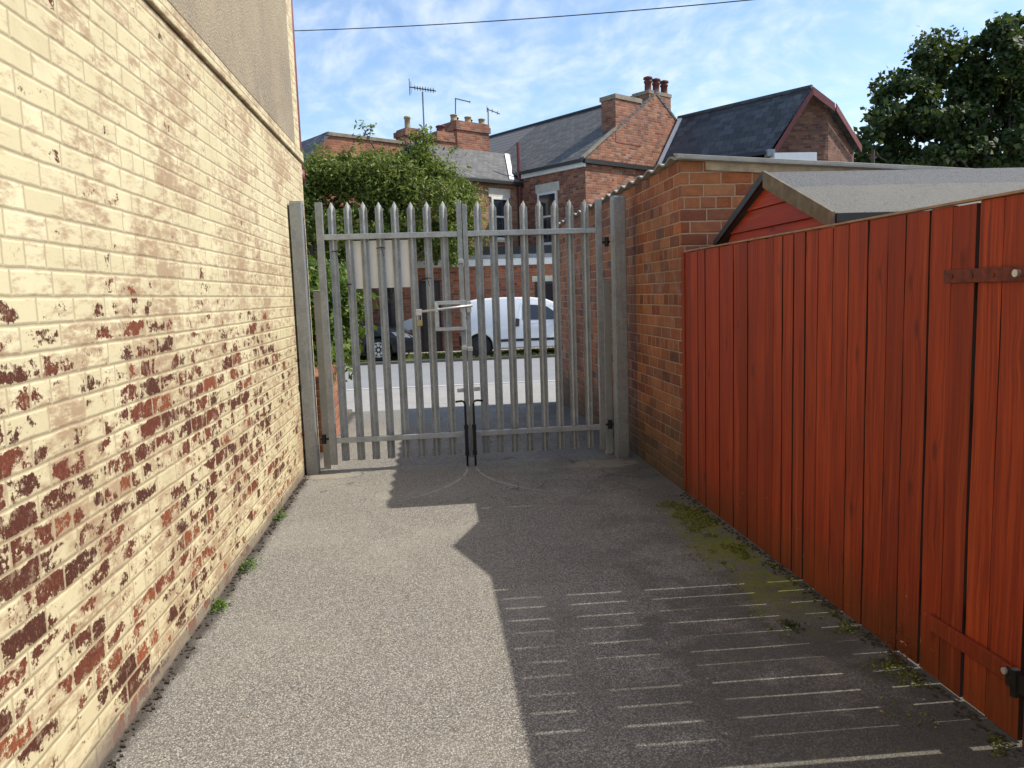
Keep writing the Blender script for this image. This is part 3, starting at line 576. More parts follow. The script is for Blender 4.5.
PL = [-0.80, -0.665, -0.534, -0.402, -0.27, -0.131, 0.004, 0.144]; PR = [0.441, 0.572, 0.706, 0.842, 0.981, 1.117, 1.249, 1.384]
g1 = leaf_gate(-1, 'left leaf of the galvanised palisade gate, carrying the slide bolt and padlock frame', PL, (-.93, -.87), (.258, .300), 2.32)
g2 = leaf_gate(1, 'right leaf of the galvanised palisade gate, standing by the brick outbuilding', PR, (1.475, 1.525), (.306, .346), 2.30)
yl = YG - .075
# latch frame, slide bolt, straps
m = MB(); m.box(.035, .305, yl, yl + .05, 1.43, 1.462); m.box(.035, .305, yl, yl + .05, 1.205, 1.235); m.box(.035, .07, yl, yl + .05, 1.236, 1.429); m.box(.27, .299, yl, yl + .0495, 1.236, 1.429); lf = m.build('latch_frame', M['galv'], g1, bevel=.002)
m = MB(); m.tube([(-.11, yl - .012, 1.375), (.36, yl - .012, 1.415)], .012, 10); sb = m.build('slide_bolt', M['galv'], g1, smooth=True)
m = MB(); m.box(-.125, -.075, yl - .026, yl - .0005, 1.345, 1.40); m.build('bolt_end', M['zinc'], sb, bevel=.004)
m = MB(); m.box(.04, .062, yl - .03, yl - .001, 1.365, 1.44); m.build('bolt_guide', M['zinc'], g1, bevel=.003)
m = MB(); m.box(.31, .352, yl + .02, YG - .026, 1.355, 1.45); m.build('bolt_keeper', M['galv'], g2, bevel=.003)
m = MB(); m.box(.257, .303, yl + .02, YG - .026, 1.36, 1.45); m.build('bolt_guide', M['zinc'], g1, bevel=.003)
for gg, x0, x1, z in ((g1, .20, .256, .66), (g2, .348, .40, .665), (g1, .255, .302, 1.03), (g2, .304, .35, 1.02), (g1, .255, .302, 1.78)):
    m = MB(); m.box(x0, x1, YG - .045, YG - .026, z, z + .035); m.build('bracket', M['galv'], gg, bevel=.003)
for gg, x, d in ((g1, .264, -1), (g2, .335, 1)):
    yb_ = YG - .055
    m = MB(); m.tube([(x, yb_, .004), (x + d * .002, yb_, .555), (x + d * .012, yb_, .578), (x + d * .03, yb_, .585), (x + d * .085, yb_, .58)], .0095, 10); db = m.build('drop_bolt', M['black'], gg, smooth=True)
    m = MB(); m.box(x - .018, x + .018, yb_ - .016, YG - .0255, .10, .135); m.box(x - .018, x + .018, yb_ - .016, YG - .0255, .335, .37); m.box(x - .015, x + .015, yb_ - .011, YG - .0255, .137, .333); m.build('bolt_sleeve', M['black'], db, bevel=.002)
# padlock hanging at the slide bolt end
pk_ = empty('padlock', (-.095, yl - .014, 1.29), 'small brass padlock hanging from the end of the slide bolt', 'padlock')
m = MB(); m.box(-.12, -.072, yl - .026, yl - .004, 1.255, 1.305); m.build('body', M['brass'], pk_, bevel=.005)
m = MB(); m.tube([(-.112 + .0, yl - .015, 1.30), (-.112, yl - .015, 1.345), (-.106, yl - .015, 1.366), (-.096, yl - .015, 1.374), (-.086, yl - .015, 1.366), (-.08, yl - .015, 1.345), (-.08, yl - .015, 1.30)], .0045, 8); m.build('shackle', M['zinc'], pk_)
# posts
def gpost(x0, x1, label, zt):
    r_ = empty('gate_post', ((x0 + x1) / 2, YG, 0), label, 'gate post', 'square steel gate posts')
    m = MB(); m.box(x0, x1, YG - .06, YG + .06, -.05, zt); m.build('shaft', M['galv_d'], r_, bevel=.010)
    m = MB(); m.box(x0 + .004, x1 - .004, YG - .056, YG + .056, zt, zt + .006); m.build('cap', M['galv_d'], r_)
gpost(-1.135, -1.030, 'square galvanised gate post against the cream painted wall', 2.325)
gpost(1.618, 1.732, 'square galvanised gate post against the orange brick outbuilding', 2.32)
def spost(x0, x1, label):
    m = MB(); m.box(x0, x1, YG + .14, YG + .20, -.05, 1.58); m.box(x0 - .004, x1 + .004, YG + .136, YG + .204, 1.58, 1.592); tag(m.build('stop_post', M['olive'], bevel=.004), label, 'stop post', 'short stop posts behind the gates')
spost(-1.01, -.945, 'short olive grey stop post behind the left gate leaf by the salmon wall')
spost(1.565, 1.628, 'short olive grey stop post behind the right gate leaf by the brick outbuilding')
# blank sign back hung on the far side of the pales
sg = empty('gate_sign', (-.40, YG + .09, 1.80), 'blank cream backed sign tied behind the left gate leaf', 'sign')
m = MB(); m.box(-.645, -.150, YG + .062, YG + .068, 1.592, 1.998); m.build('panel', M['cream'], sg, bevel=.001)
for (x, z, x2, z2) in ((-.66, 1.975, -.78, 1.91), (-.402, 1.95, -.40, 1.93), (-.152, 1.61, -.02, 1.66), (-.645, 1.61, -.70, 1.63)):
    m = MB(); p = V((x2, YG + .012, z2)); q = V((x + .01, YG + .066, z))
    m.tube([q, q.lerp(p, .5) + V((0, -.005, .01)), p], .004, 6); m.tube([p + V((-.04, 0, 0)), p + V((0, -.006, .005)), p + V((.04, 0, 0))], .004, 6)
    m.tube([p, p + V((.012, -.01, -.03)), p + V((.02, -.012, -.07))], .0025, 5); m.build('tie', M['black'], sg)

m = MB(); rn = random.Random(44)
for i in range(520):
    y = rn.uniform(1.9, 5.4); x = 1.812 - abs(rn.gauss(0, .035)) - .004; q = rn.uniform(.003, .011)
    m.obox((x, y, 0.0), (q, q * rn.uniform(-.6, .6), 0), (-q * .5, q * rn.uniform(.6, 1.3), q * .2), (0, 0, q * .6))
tag(m.build('grit', M['debris']), 'dark grit and crumbs along the foot of the red fence', 'grit', kind='stuff')
m = MB()
for i in range(170):
    x, y = rn.uniform(-1.05, 1.7), rn.uniform(1.9, 6.5); q = rn.uniform(.002, .007)
    m.obox((x, y, 0.0), (q, q * rn.uniform(-.6, .6), 0), (-q * .5, q * rn.uniform(.6, 1.3), q * .2), (0, 0, q * .6))
tag(m.build('loose_stones', M['mortar']), 'tiny pale loose stones scattered on the tarmac', 'stones', kind='stuff')
# ------------------------------------------------------------------ weeds
def weed(name, p, label, mat, n, s_, h, rnd, cat='weed', spread=.06):
    s_ *= .75; h *= .75; spread *= .7
    r_ = empty(name, p, label, cat); m = MB(); p = V(p)
    for i in range(n):
        q = p + V((rnd.gauss(0, spread * .6), rnd.gauss(0, spread), abs(rnd.gauss(0, h * .5)) + .005)); m.leaf(q, (rnd.gauss(.4, .6), rnd.gauss(-.3, .6), rnd.gauss(.6, .4)), s_ * rnd.uniform(.6, 1.3), .55)
    m.build('leaves', mat, r_, normals=False); m = MB()
    for i in range(6): m.tube([p, p + V((rnd.gauss(0, spread * .4), rnd.gauss(0, spread * .5), h * rnd.uniform(.5, 1.1)))], .0012, 4)
    m.build('stem', mat, r_)
rn = random.Random(5)
weed('weed', (-1.11, 5.35, 0), 'small green weed at the painted wall foot, farthest of three', M['leaf_w'], 60, .028, .07, rn)
weed('weed', (-1.11, 4.38, 0), 'sprawling green weed at the painted wall foot, middle of three', M['leaf_w'], 110, .026, .06, rn, spread=.11)
weed('weed', (-1.11, 3.80, 0), 'tufted green weed at the painted wall foot, nearest of three', M['leaf_w'], 80, .028, .06, rn)
weed('dead_weed', (1.77, 2.72, 0), 'thin reddish weed growing at the foot of the red gate', M['leaf_r'], 70, .022, .16, rn, spread=.05)
weed('moss_tuft', (1.52, 3.1, 0), 'dark tuft of moss on the tarmac near the red gate', M['leaf_s'], 90, .022, .02, rn, spread=.045)

m = MB(); rn = random.Random(8)
for i in range(5200):
    y = rn.uniform(3.0, 5.2); x = 1.80 - abs(rn.gauss(0, .16)) - .02
    nv = mnoise.noise((x * 4, y * 2.2, 1)) + mnoise.noise((x * 14, y * 9, 4)) * .6
    if nv < .12 + abs(y - 4.1) * .12 or x < 1.36: continue
    m.leaf((x, y, rn.uniform(.001, .012)), (rn.gauss(0, .5), rn.gauss(0, .5), 1), rn.uniform(.008, .02), .8)
for i in range(1500):
    y = rn.uniform(2.1, 3.2); x = 1.80 - abs(rn.gauss(0, .10)) - .01
    if mnoise.noise((x * 5, y * 4, 7)) < .05: continue
    m.leaf((x, y, rn.uniform(.001, .010)), (rn.gauss(0, .5), rn.gauss(0, .5), 1), rn.uniform(.006, .016), .8)
tag(m.build('moss', M['mossy'], normals=False), 'yellow green moss growing on the tarmac along the foot of the red fence', 'moss', kind='stuff')

# ------------------------------------------------------------------ houses across the road
AX = V((.571, -.821, 0)); BX = V((.821, .571, 0)); K = V((5.157, 25.0, 0)); UP = V((0, 0, 1))
def L(a, b, z): return K + AX * a + BX * b + UP * z
def aplane(px, py, a): 
    p = hit(px, py, AX, K + AX * a); q = p - K; return q.dot(BX), p.z
def bplane(px, py, b):
    p = hit(px, py, BX, K + BX * b); q = p - K; return q.dot(AX), p.z
def lbox(mb, a0, a1, b0, b1, z0, z1): mb.prism([L(a0, b0, z0), L(a1, b0, z0), L(a1, b1, z0), L(a0, b1, z0)], UP * (z1 - z0)); return mb
def slab(mb, pts, th):  # roof slab from 4 points, thickness downward
    mb.prism(pts, UP * -th); return mb
def pot(c, r, h, mat, parent, hood=False):
    m = MB(); pr = [(r * 1.05, 0), (r * 1.05, .05), (r * .92, .07), (r * .88, h * .8), (r * 1.05, h * .82), (r * 1.1, h * .92), (r * .95, h)]
    if hood: pr += [(r * .9, h), (r * .5, h + .03), (r * 1.25, h + .05), (r * 1.15, h + .11), (r * .3, h + .15)]
    m.lathe(c, pr, 14); return m.build('pot', mat, parent, smooth=True)

ha = empty('terraced_house', L(-5, 3, -.13), 'red brick house with a sunlit gable and grey brown slate roof', 'house')
m = MB(); m.prism([L(0, 0, -.4), L(0, 7.28, -.4), L(0, 7.28, 5.77), L(0, 3.64, 8.24), L(0, 0, 5.77)], AX * -14); m.build('wall', M['brick_a'], ha)
m = MB(); slab(m, [L(.02, -.12, 5.76), L(.02, 3.64, 8.34), L(-6.0, 3.64, 8.34), L(-6.0, -.12, 5.76)], .10)
slab(m, [L(.02, 3.642, 8.34), L(.02, 7.4, 5.76), L(-6.0, 7.4, 5.76), L(-6.0, 3.642, 8.34)], .10); m.build('slate_roof', M['slate_a'], ha)
m = MB(); slab(m, [L(-6.003, -.12, 5.77), L(-6.003, 3.64, 8.35), L(-14.2, 3.64, 8.35), L(-14.2, -.12, 5.77)], .10)
slab(m, [L(-6.003, 3.642, 8.35), L(-6.003, 7.4, 5.77), L(-14.2, 7.4, 5.77), L(-14.2, 3.642, 8.35)], .10); m.build('tile_roof', M['tile'], ha)
m = MB(); m.tube([L(.02, 3.64, 8.35), L(-14.2, 3.64, 8.36)], .075, 8); m.build('ridge', M['gutter'], ha)
m = MB(); m.prism([L(.05, -.10, 5.735), L(.05, 1.495, 6.825), L(.05, 1.495, 6.905), L(.05, -.10, 5.815)], AX * -.14); m.build('verge', M['rcap'], ha)
m = MB(); lbox(m, .0, .13, -.12, 5.0, 5.60, 5.74); m.build('gutter', M['gutter'], ha)
m = MB(); lbox(m, -3.0, .03, -.10, -.002, 5.50, 5.66); m.build('eave_fascia', M['white'], ha)
m = MB(); lbox(m, -3.0, .06, -.22, -.105, 5.64, 5.73); m.build('gutter', M['gutter'], ha)
b0, z0_ = aplane(615, 121, 0); b1, _ = aplane(642, 100, 0)
m = MB(); lbox(m, -.62, .012, 1.50, 2.80, 6.4, 7.82); st = m.build('chimney', M['chim'], ha)
m = MB(); lbox(m, -.66, .05, 1.46, 2.84, 7.823, 7.97); m.build('cap', M['rcap'], st)
m = MB(); lbox(m, -.75, -.02, 3.3, 4.5, 7.4, 8.24); st = m.build('chimney', M['chim'], ha)
m = MB(); lbox(m, -.77, .0, 3.27, 4.53, 8.243, 8.36); m.build('cap', M['rcap'], st)
for px, bb in ((648, 0), (656, 0), (664, 0)):
    b_, z_ = aplane(px, 90, -.35); pot(L(-.35, b_, 8.36), .135, .42, M['pot_r'], st, True)
# side window in the shaded long wall
def win(mb_parent, frame_pts, name='window', lintel=True, sash=True, mats=('white', 'glass')):
    """frame_pts: origin, width vector, height, outward normal"""
    o, w, hgt, n = frame_pts; o, w, n = V(o), V(w), V(n); t = w.normalized()
    m = MB(); f = .075
    m.obox(o, t * f, n * .06, UP * hgt); m.obox(o + w - t * f, t * f, n * .06, UP * hgt)
    m.obox(o + t * f, w - t * 2 * f, n * .059, UP * f); m.obox(o + t * f + UP * (hgt - f), w - t * 2 * f, n * .059, UP * f)
    if sash: m.obox(o + t * f + UP * (hgt * .52), w - t * 2 * f, n * .062, UP * .06)
    fr = m.build(name, M[mats[0]], mb_parent, bevel=.004)
    m = MB(); m.obox(o + t * f * .9 + UP * f * .9, w - t * f * 1.8, n * .03, UP * (hgt - f * 1.8)); m.build('pane', M[mats[1]], fr)
    m = MB(); m.obox(o - t * .06 - UP * .09, w + t * .12, n * .10, UP * .088); m.build('sill', M['stone'], fr)
    if lintel: m = MB(); m.obox(o - t * .10 + UP * (hgt + .003), w + t * .20, n * .03, UP * .30); m.build('lintel', M['stone'], fr)
    return fr
win(ha, (L(-2.25, -.002, 3.15), AX * .95, 1.75, -BX))
m = MB(); m.tube([L(-3.08, -.12, -.1), L(-3.08, -.12, 6.75)], .06, 8); m.build('soil_pipe', M['maroon'], ha)

he = empty('terraced_house', L(-5, -2, -.13), 'pale orange brick house with small white window and light slate roof', 'house')
m = MB(); m.prism([L(-3.2, -3.1, -.4), L(-3.2, -.003, -.4), L(-3.2, -.003, 5.42), L(-3.2, -3.1, 5.42)], AX * -4); m.build('wall', M['brick_e'], he)
m = MB(); slab(m, [L(-3.0, -3.25, 5.42), L(-3.0, -.02, 5.42), L(-5.25, 1.6, 6.82), L(-5.25, -3.25, 6.82)], .09)
slab(m, [L(-5.253, -3.25, 6.82), L(-5.253, 1.6, 6.82), L(-7.4, -.02, 5.42), L(-7.4, -3.25, 5.42)], .09); m.build('slate_roof', M['slate_e'], he)
m = MB(); p0, p1 = L(-3.02, -.40, 5.45), L(-5.15, 1.25, 6.78); d_ = BX * -.22
m.prism([p0, p1, p1 + d_, p0 + d_], UP * .03); m.build('valley_flashing', M['white'], he)
m = MB(); lbox(m, -3.12, -2.98, -3.2, -.02, 5.28, 5.38); m.build('gutter', M['gutter'], he)
bw0, zt_ = aplane(490.5, 197, -3.2); bw1, zb_ = aplane(509, 240, -3.2)
win(he, (L(-3.198, bw0, zb_), BX * (bw1 - bw0), zt_ - zb_, AX))

# chimneys with pots behind (stand on the pale orange house)
def cbox(a, pxs, y_top, y_bot, depth, name, parent, mat='chim'):
    b0, zt = aplane(pxs[0], y_top, a); b1, _ = aplane(pxs[1], y_top, a); zb = zt - y_bot
    m = MB(); lbox(m, a - depth, a, b0, b1, zb, zt - .34); o = m.build(name, M[mat], parent)
    m = MB(); lbox(m, a - depth - .05, a + .05, b0 - .05, b1 + .05, zt - .337, zt - .12); lbox(m, a - depth - .02, a + .02, b0 - .02, b1 + .02, zt - .118, zt); m.build('corbel', M['chim'], o)
    return o, b0, b1, zt
o, b0, b1, zt = cbox(-5.9, (456.5, 488.5), 120, 2.6, .95, 'chimney', he)
for i in range(5):
    pot(L(-6.2 - .35 * (i % 2), b0 + .1 + (b1 - b0 - .2) * i / 4, zt), .13, .26, M['pot_b'] if i % 2 else M['pot_y'], o)
o, b0, b1, zt = cbox(-5.3, (437, 453), 131, 2.2, .8, 'chimney', he)
pot(L(-5.7, (b0 + b1) / 2 + .1, zt), .17, .30, M['pot_r'], o)

# low flat roofed shop range in front
ex = empty('flat_roofed_shop', (1.2, 23.8, -.13), 'single storey brick shop with long white fascia behind the parked van', 'shop')
Yx = 23.2
m = MB(); m.box(-4.2, 4.9, Yx, 24.4, -.4, 2.36); m.build('wall', M['brick_s'], ex)
m = MB(); m.box(-4.25, 4.95, Yx - .14, 24.45, 2.363, 2.57); m.build('fascia', M['white'], ex, bevel=.01)
m = MB(); m.box(-4.28, 4.98, Yx - .18, 24.48, 2.573, 2.68); m.build('roof_edge', M['lead'], ex)
m = MB(); m.box(-4.22, 4.92, Yx + .3, 24.42, 2.683, 2.95); m.build('roof_felt', M['gutter'], ex)
def opening(px0, px1, py0, py1, name, mat, frame='trim', n=True):
    p = atY(px0, py0, Yx); q = atY(px1, py1, Yx); zb = max(q.z, -.13); w = q.x - p.x; hgt = p.z - zb
    m = MB(); f = .07
    m.box(p.x, p.x + f, Yx - .04, Yx - .001, zb, p.z); m.box(q.x - f, q.x, Yx - .04, Yx - .001, zb, p.z); m.box(p.x + f, q.x - f, Yx - .0395, Yx - .001, p.z - f, p.z)
    if name == 'window': m.box(p.x + f, q.x - f, Yx - .0395, Yx - .001, zb, zb + f)
    fr = m.build(name, M[frame], ex); m = MB(); m.box(p.x + f * .9, q.x - f * .9, Yx - .02, Yx - .001, zb, p.z - f * .9); m.build('panel', M[mat], fr); return fr
opening(387, 399, 288, 352, 'door', 'bluish'); opening(419, 443, 281, 352, 'door', 'door'); wf = opening(535, 556, 282, 318, 'window', 'glass')
p = atY(532, 276, Yx); q = atY(557, 281, Yx); m = MB(); m.box(p.x, q.x, Yx - .03, Yx - .001, q.z + .003, p.z); m.build('lintel', M['stone'], wf)

# house with flat topped gable behind the tree
C0 = atY(328, 132, 28.0)
hc = empty('terraced_house', (C0.x, C0.y, -.13), 'orange brick house with parapet standing behind the leafy tree', 'house')
def LC(a, b, z): return V((C0.x, C0.y, 0)) + AX * a + BX * b + UP * z
bE = (hit(412, 141, AX, C0) - C0).dot(BX)
vz = hit(300, 175, AX, C0); bV = (vz - C0).dot(BX)
m = MB(); m.prism([LC(0, bV - 1.2, -.4), LC(0, bE, -.4), LC(0, bE, C0.z - .12), LC(0, 0, C0.z - .12), LC(0, bV, vz.z), LC(0, bV - 1.2, vz.z - 1.1)], AX * -6); m.build('wall', M['brick_c'], hc)
m = MB(); m.prism([LC(.06, -.05, C0.z - .117), LC(.06, bE + .05, C0.z - .117), LC(.06, bE + .05, C0.z), LC(.06, -.05, C0.z)], AX * -.4); m.build('coping', M['rcap'], hc)
m = MB(); p0, p1 = LC(.12, -.03, C0.z), LC(.12, bV - 1.25, vz.z - 1.05); m.prism([p0, p1, p1 - UP * .16, p0 - UP * .16], AX * -6.2); m.build('roof', M['slate'], hc)
def aplC(px, py, a=0): q = hit(px, py, AX, C0 + AX * a); return (q - C0).dot(BX), q.z
b0, zt = aplC(405.5, 127, .1); b1, _ = aplC(420, 127, .1)
m = MB(); m.prism([LC(.1, b0, zt - 2.4), LC(.1, b1, zt - 2.4), LC(.1, b1, zt - .3), LC(.1, b0, zt - .3)], AX * -.7); o = m.build('chimney', M['chim'], hc)
m = MB(); m.prism([LC(.16, b0 - .06, zt - .297), LC(.16, b1 + .06, zt - .297), LC(.16, b1 + .06, zt - .1), LC(.16, b0 - .06, zt - .1)], AX * -.82); m.prism([LC(.1, b0, zt - .098), LC(.1, b1, zt - .098), LC(.1, b1 - .05, zt), LC(.1, b0 + .05, zt)], AX * -.7); m.build('corbel', M['chim'], o)
pot(LC(-.25, (b0 + b1) / 2, zt), .12, .48, M['pot_y'], o)

# slate roofed building on the right
hb_ = empty('slate_house', L(3, 6, -.13), 'brown brick house with dark slate roof and maroon bargeboards', 'house')
low = L(0.02, 3.53, 5.72); le = atY(769, 150.5, 23.8); ap = V((12.06, 23.6, 7.55)); apb = L(0.02, 4.87, 7.57)
yB = 23.5
kn = atY(833.5, 104, 23.74); rt = atY(859, 146, 25.3)
yg = lambda p: V((p.x, p.y, -.4))
m = MB()
c1 = [V((10.72, 23.62, -.4)), V((kn.x - .05, 23.95, -.4)), V((rt.x - .12, 25.4, -.4)), V((12.0, 31, -.4)), V((8.4, 27.2, -.4))]
# walls: gable face, turned face, back
bm = m.bm
def face(*ps): m.poly(ps)
g0, g1_, g2_ = V((le.x + .12, 24.08, 0)), V((kn.x - .05, 23.95, 0)), V((rt.x - .12, 25.4, 0))
apx = V((ap.x, 23.84, 0)); bkR = V((rt.x - 2.6, 29.4, 0)); bkL = V((8.15, 27.2, 0)); bkA = V((9.2, 27.9, 0))
zw = {id(g0): 5.55, id(g1_): kn.z - .10, id(g2_): rt.z - .12}
z_ = lambda p, z: V((p.x, p.y, z))
m.poly([z_(g0, -.4), z_(apx, -.4), z_(g1_, -.4), z_(g1_, kn.z - .12), z_(apx, 7.42), z_(g0, 5.52)])
m.poly([z_(g1_, -.4), z_(g2_, -.4), z_(g2_, rt.z - .14), z_(g1_, kn.z - .12)])
m.poly([z_(g2_, -.4), z_(bkR, -.4), z_(bkR, rt.z - .14), z_(g2_, rt.z - .14)])
m.poly([z_(bkR, -.4), z_(bkA, -.4), z_(bkA, 7.42), z_(bkR, rt.z - .14)])
m.poly([z_(bkA, -.4), z_(bkL, -.4), z_(bkL, 5.55), z_(bkA, 7.42)])
m.poly([z_(bkL, -.4), z_(g0, -.4), z_(g0, 5.52), z_(bkL, 5.55)])
m.build('wall', M['brick_b'], hb_)
m = MB(); slab(m, [le, ap, apb, low], .07); m.build('slate_roof', M['slate'], hb_)
kr, rr = V((kn.x, kn.y, kn.z)), V((rt.x, rt.y, rt.z))
m = MB(); slab(m, [ap, kr, V((bkA.x + .9, bkA.y + .7, kn.z)), apb], .07); slab(m, [kr + V((.002, 0, -.002)), rr, V((bkR.x, bkR.y, rt.z)), V((bkA.x + .9, bkA.y + .7, kn.z - .002))], .07); m.build('roof_back_slope', M['slate'], hb_)
m = MB(); m.tube([ap + V((0, 0, .02)), apb + V((0, 0, .02))], .07, 8); m.build('ridge', M['slate'], hb_)
def barge(p, q, mat, w=.24, off=V((.0, -.10, 0))):
    m = MB(); d = (q - p); m.prism([p + off, q + off, q + off - UP * w, p + off - UP * w], V((.0, .05, 0))); m.build('bargeboard', mat, hb_)
barge(le + V((.12, 0, .02)), ap, M['maroon']); barge(ap, kr, M['maroon']); barge(kr, rr, M['maroon'], .22, V((.06, -.08, 0)))
m = MB(); m.box(le.x - .12, le.x + .14, le.y - .16, le.y + .1, le.z - .20, le.z + .02); m.build('box_gutter', M['lead'], hb_, bevel=.03)
m = MB(); w0, w1 = atY(774, 153, 23.6), atY(816, 165, 23.6); m.box(w0.x, w1.x, 23.55, 23.9, w1.z - .4, w0.z); m.build('board', M['white'], hb_)
m = MB(); dv = (apb - low); m.prism([low + V((.02, -.05, .01)), apb + V((.02, -.05, .01)), apb + V((.12, -.16, .01)), low + V((.12, -.16, .01))], UP * .05); m.build('flashing', M['white'], hb_)
m = MB(); m.prism([low, le, le - UP * .12 - V((.05, .05, 0)), low - UP * .12 - V((.05, .05, 0))], V((-.08, -.06, 0))); m.build('gutter', M['gutter'], hb_)

# ------------------------------------------------------------------ aerials, wire, pole
def aerial(name, base, top, label, boom, els, r=.022):
    r_ = empty(name, base, label, 'aerial'); base, top = V(base), V(top); m = MB(); m.tube([base, top], r, 6); m.build('mast', M['steel'], r_)
    m = MB(); b0, b1 = V(boom[0]), V(boom[1]); m.tube([b0, b1], r * .8, 6)
    d = (b1 - b0); side = d.cross(UP).normalized()
    for t_, ln, tilt in els:
        p = b0 + d * t_; q = (side * .6 + UP * tilt).normalized() * ln; m.tube([p - q, p + q], r * .5, 5)
    m.build('boom', M['steel'], r_); return r_
Yc = 28.2
p0, p1 = atY(425, 150, Yc), atY(422.5, 92, Yc); q0, q1 = atY(409.5, 87, Yc), atY(436, 91, Yc)
aerial('tv_aerial', p0, p1, 'tall television aerial on a bare mast above the leafy tree', (q0, q1), [(0.0, .28, 1.4), (.06, .25, -1.2)] + [(.2 + .1 * i, .09, .5) for i in range(8)], .03)
p0, p1 = atY(455.5, 122, 31), atY(455.5, 98, 31)
aerial('tv_aerial', p0, p1, 'small forked aerial above the pots of the big chimney stack', (atY(455.5, 98.5, 31), atY(470, 102, 31)), [(1, .06, .4)], .028)
p0, p1 = atY(488.5, 132, 31.5), atY(488, 108, 31.5)
aerial('tv_aerial', p0, p1, 'slender aerial just right of the big chimney stack', (atY(487, 109, 31.5), atY(500, 114, 31.5)), [(.0, .12, 1.5), (.4, .1, .3), (.8, .1, .3)], .026)
m = MB(); pts = []
w0, w1 = atY(150, 33, 17.0), atY(760, -1, 11.5)
for i in range(25):
    t_ = i / 24 * 1.5; p = w0.lerp(w1, t_); p.z -= .25 * (1 - (2 * t_ - 1) ** 2) * .5; pts.append(p)
m.tube(pts, .008, 6); tag(m.build('overhead_cable', M['gutter']), 'thin black overhead cable crossing the sky', 'cable')
pp = atY(873, 160, 27.0); m = MB(); m.tube([(pp.x, 27, -.1), (pp.x, 27, pp.z + .35)], [.08, .06], 8); m.box(pp.x - .12, pp.x + .12, 26.95, 27.05, pp.z + .05, pp.z + .12)
tag(m.build('utility_pole', M['bark']), 'dark utility pole showing beside the big dark tree', 'pole')
m = MB(); m.tube([V((pp.x, 27, pp.z + .3)), V((pp.x - 3, 28.5, pp.z + .65)), V((pp.x - 7, 30, pp.z + 1.6))], .012, 5)

m.bm.free()
# ------------------------------------------------------------------ trees
rn = random.Random(21)
t = empty('leafy_tree', (-1.0, 22.3, -.14), 'mid green leafy tree in front of the houses above the gate', 'tree')
m = MB(); cs = []
for c, rad, n, k in (((-2.2, 22.2, 3.95), (1.75, 1.2, 1.55), 17000, 84), ((-.05, 22.3, 4.1), (1.35, 1.2, 1.45), 15000, 72), ((-1.1, 22.2, 4.95), (1.6, 1.0, .62), 7000, 44), ((-3.3, 22.3, 4.0), (.9, .9, 1.25), 5500, 30), ((-2.7, 22.0, 4.0), (.9, .5, 1.2), 4500, 26), ((.75, 22.3, 3.6), (.68, .8, 1.1), 4600, 26), ((-.05, 22.4, 5.55), (.35, .4, .45), 900, 10)):
    cs += crown(m, c, rad, n, .135, k, .40, rn, asp=.42)
for px, py in ((362, 126), (366, 133), (372, 128), (358, 140), (316, 148), (425, 128), (430, 137), (452, 150), (412, 135)):
    p = atY(px, py, 22.2)
    for j in range(16): m.leaf(p + V((rn.gauss(0, .09), rn.gauss(0, .1), rn.gauss(0, .08))), (rn.gauss(0, 1), rn.gauss(-.5, 1), rn.gauss(.5, 1)), .15, .42)
m.build('crown', M['leaf_t'], t, normals=False)
m = MB(); limbs(m, (-1.0, 22.3, -.2), (-1.1, 22.3, 3.6), .16, cs, rn, 34, .35)
for px, py, qx, qy in ((362, 126, 375, 150), (316, 148, 330, 170), (425, 128, 430, 160)): m.tube([atY(qx, qy, 22.25), atY(px, py, 22.2)], [.02, .008], 5)
m.build('trunk', M['bark'], t, smooth=True)

rn = random.Random(33)
cen = atY(985, 118, 32.0)
t = empty('sycamore_tree', (cen.x, 32, -.13), 'large dark sycamore rising behind the shed roof', 'tree')
m = MB(); cs = []
blobs = [(884, 152, .8), (872, 160, .6), (866, 140, .4), (915, 160, .9), (935, 168, .9), (900, 128, .85), (884, 112, .5), (905, 98, .8), (893, 84, .45), (922, 72, .75), (938, 55, .6), (930, 45, .35), (948, 72, .8), (962, 42, .45), (955, 95, 1.0), (930, 118, 1.0), (925, 148, .95), (960, 128, 1.0), (965, 158, 1.0), (985, 80, 1.0), (996, 50, .8), (1003, 32, .5), (1020, 28, .5), (1012, 62, .9), (1000, 108, 1.1), (1005, 145, 1.2), (1040, 50, 1.2), (1050, 90, 1.5), (1050, 140, 1.6), (1095, 70, 1.5), (1110, 130, 1.8), (1150, 100, 1.6), (905, 168, .8), (950, 180, 1.2), (1010, 185, 1.3), (1080, 190, 1.6)]
for px, py, r_ in blobs:
    r_ *= 1.23; c = atY(px, py, 32.0 + rn.uniform(-1.2, 1.2)); cs += crown(m, c, (r_, r_ * 1.1, r_ * .78), int(1050 * r_ ** 2), .25, max(6, int(12 * r_ * r_)), .44, rn, asp=.8)
m.build('crown', M['leaf_s'], t, normals=False)
m = MB(); limbs(m, (cen.x + 1.2, 32.3, -.2), (cen.x + 1.1, 32.2, 5.0), .26, cs, rn, 60, .55); m.build('trunk', M['bark'], t, smooth=True)

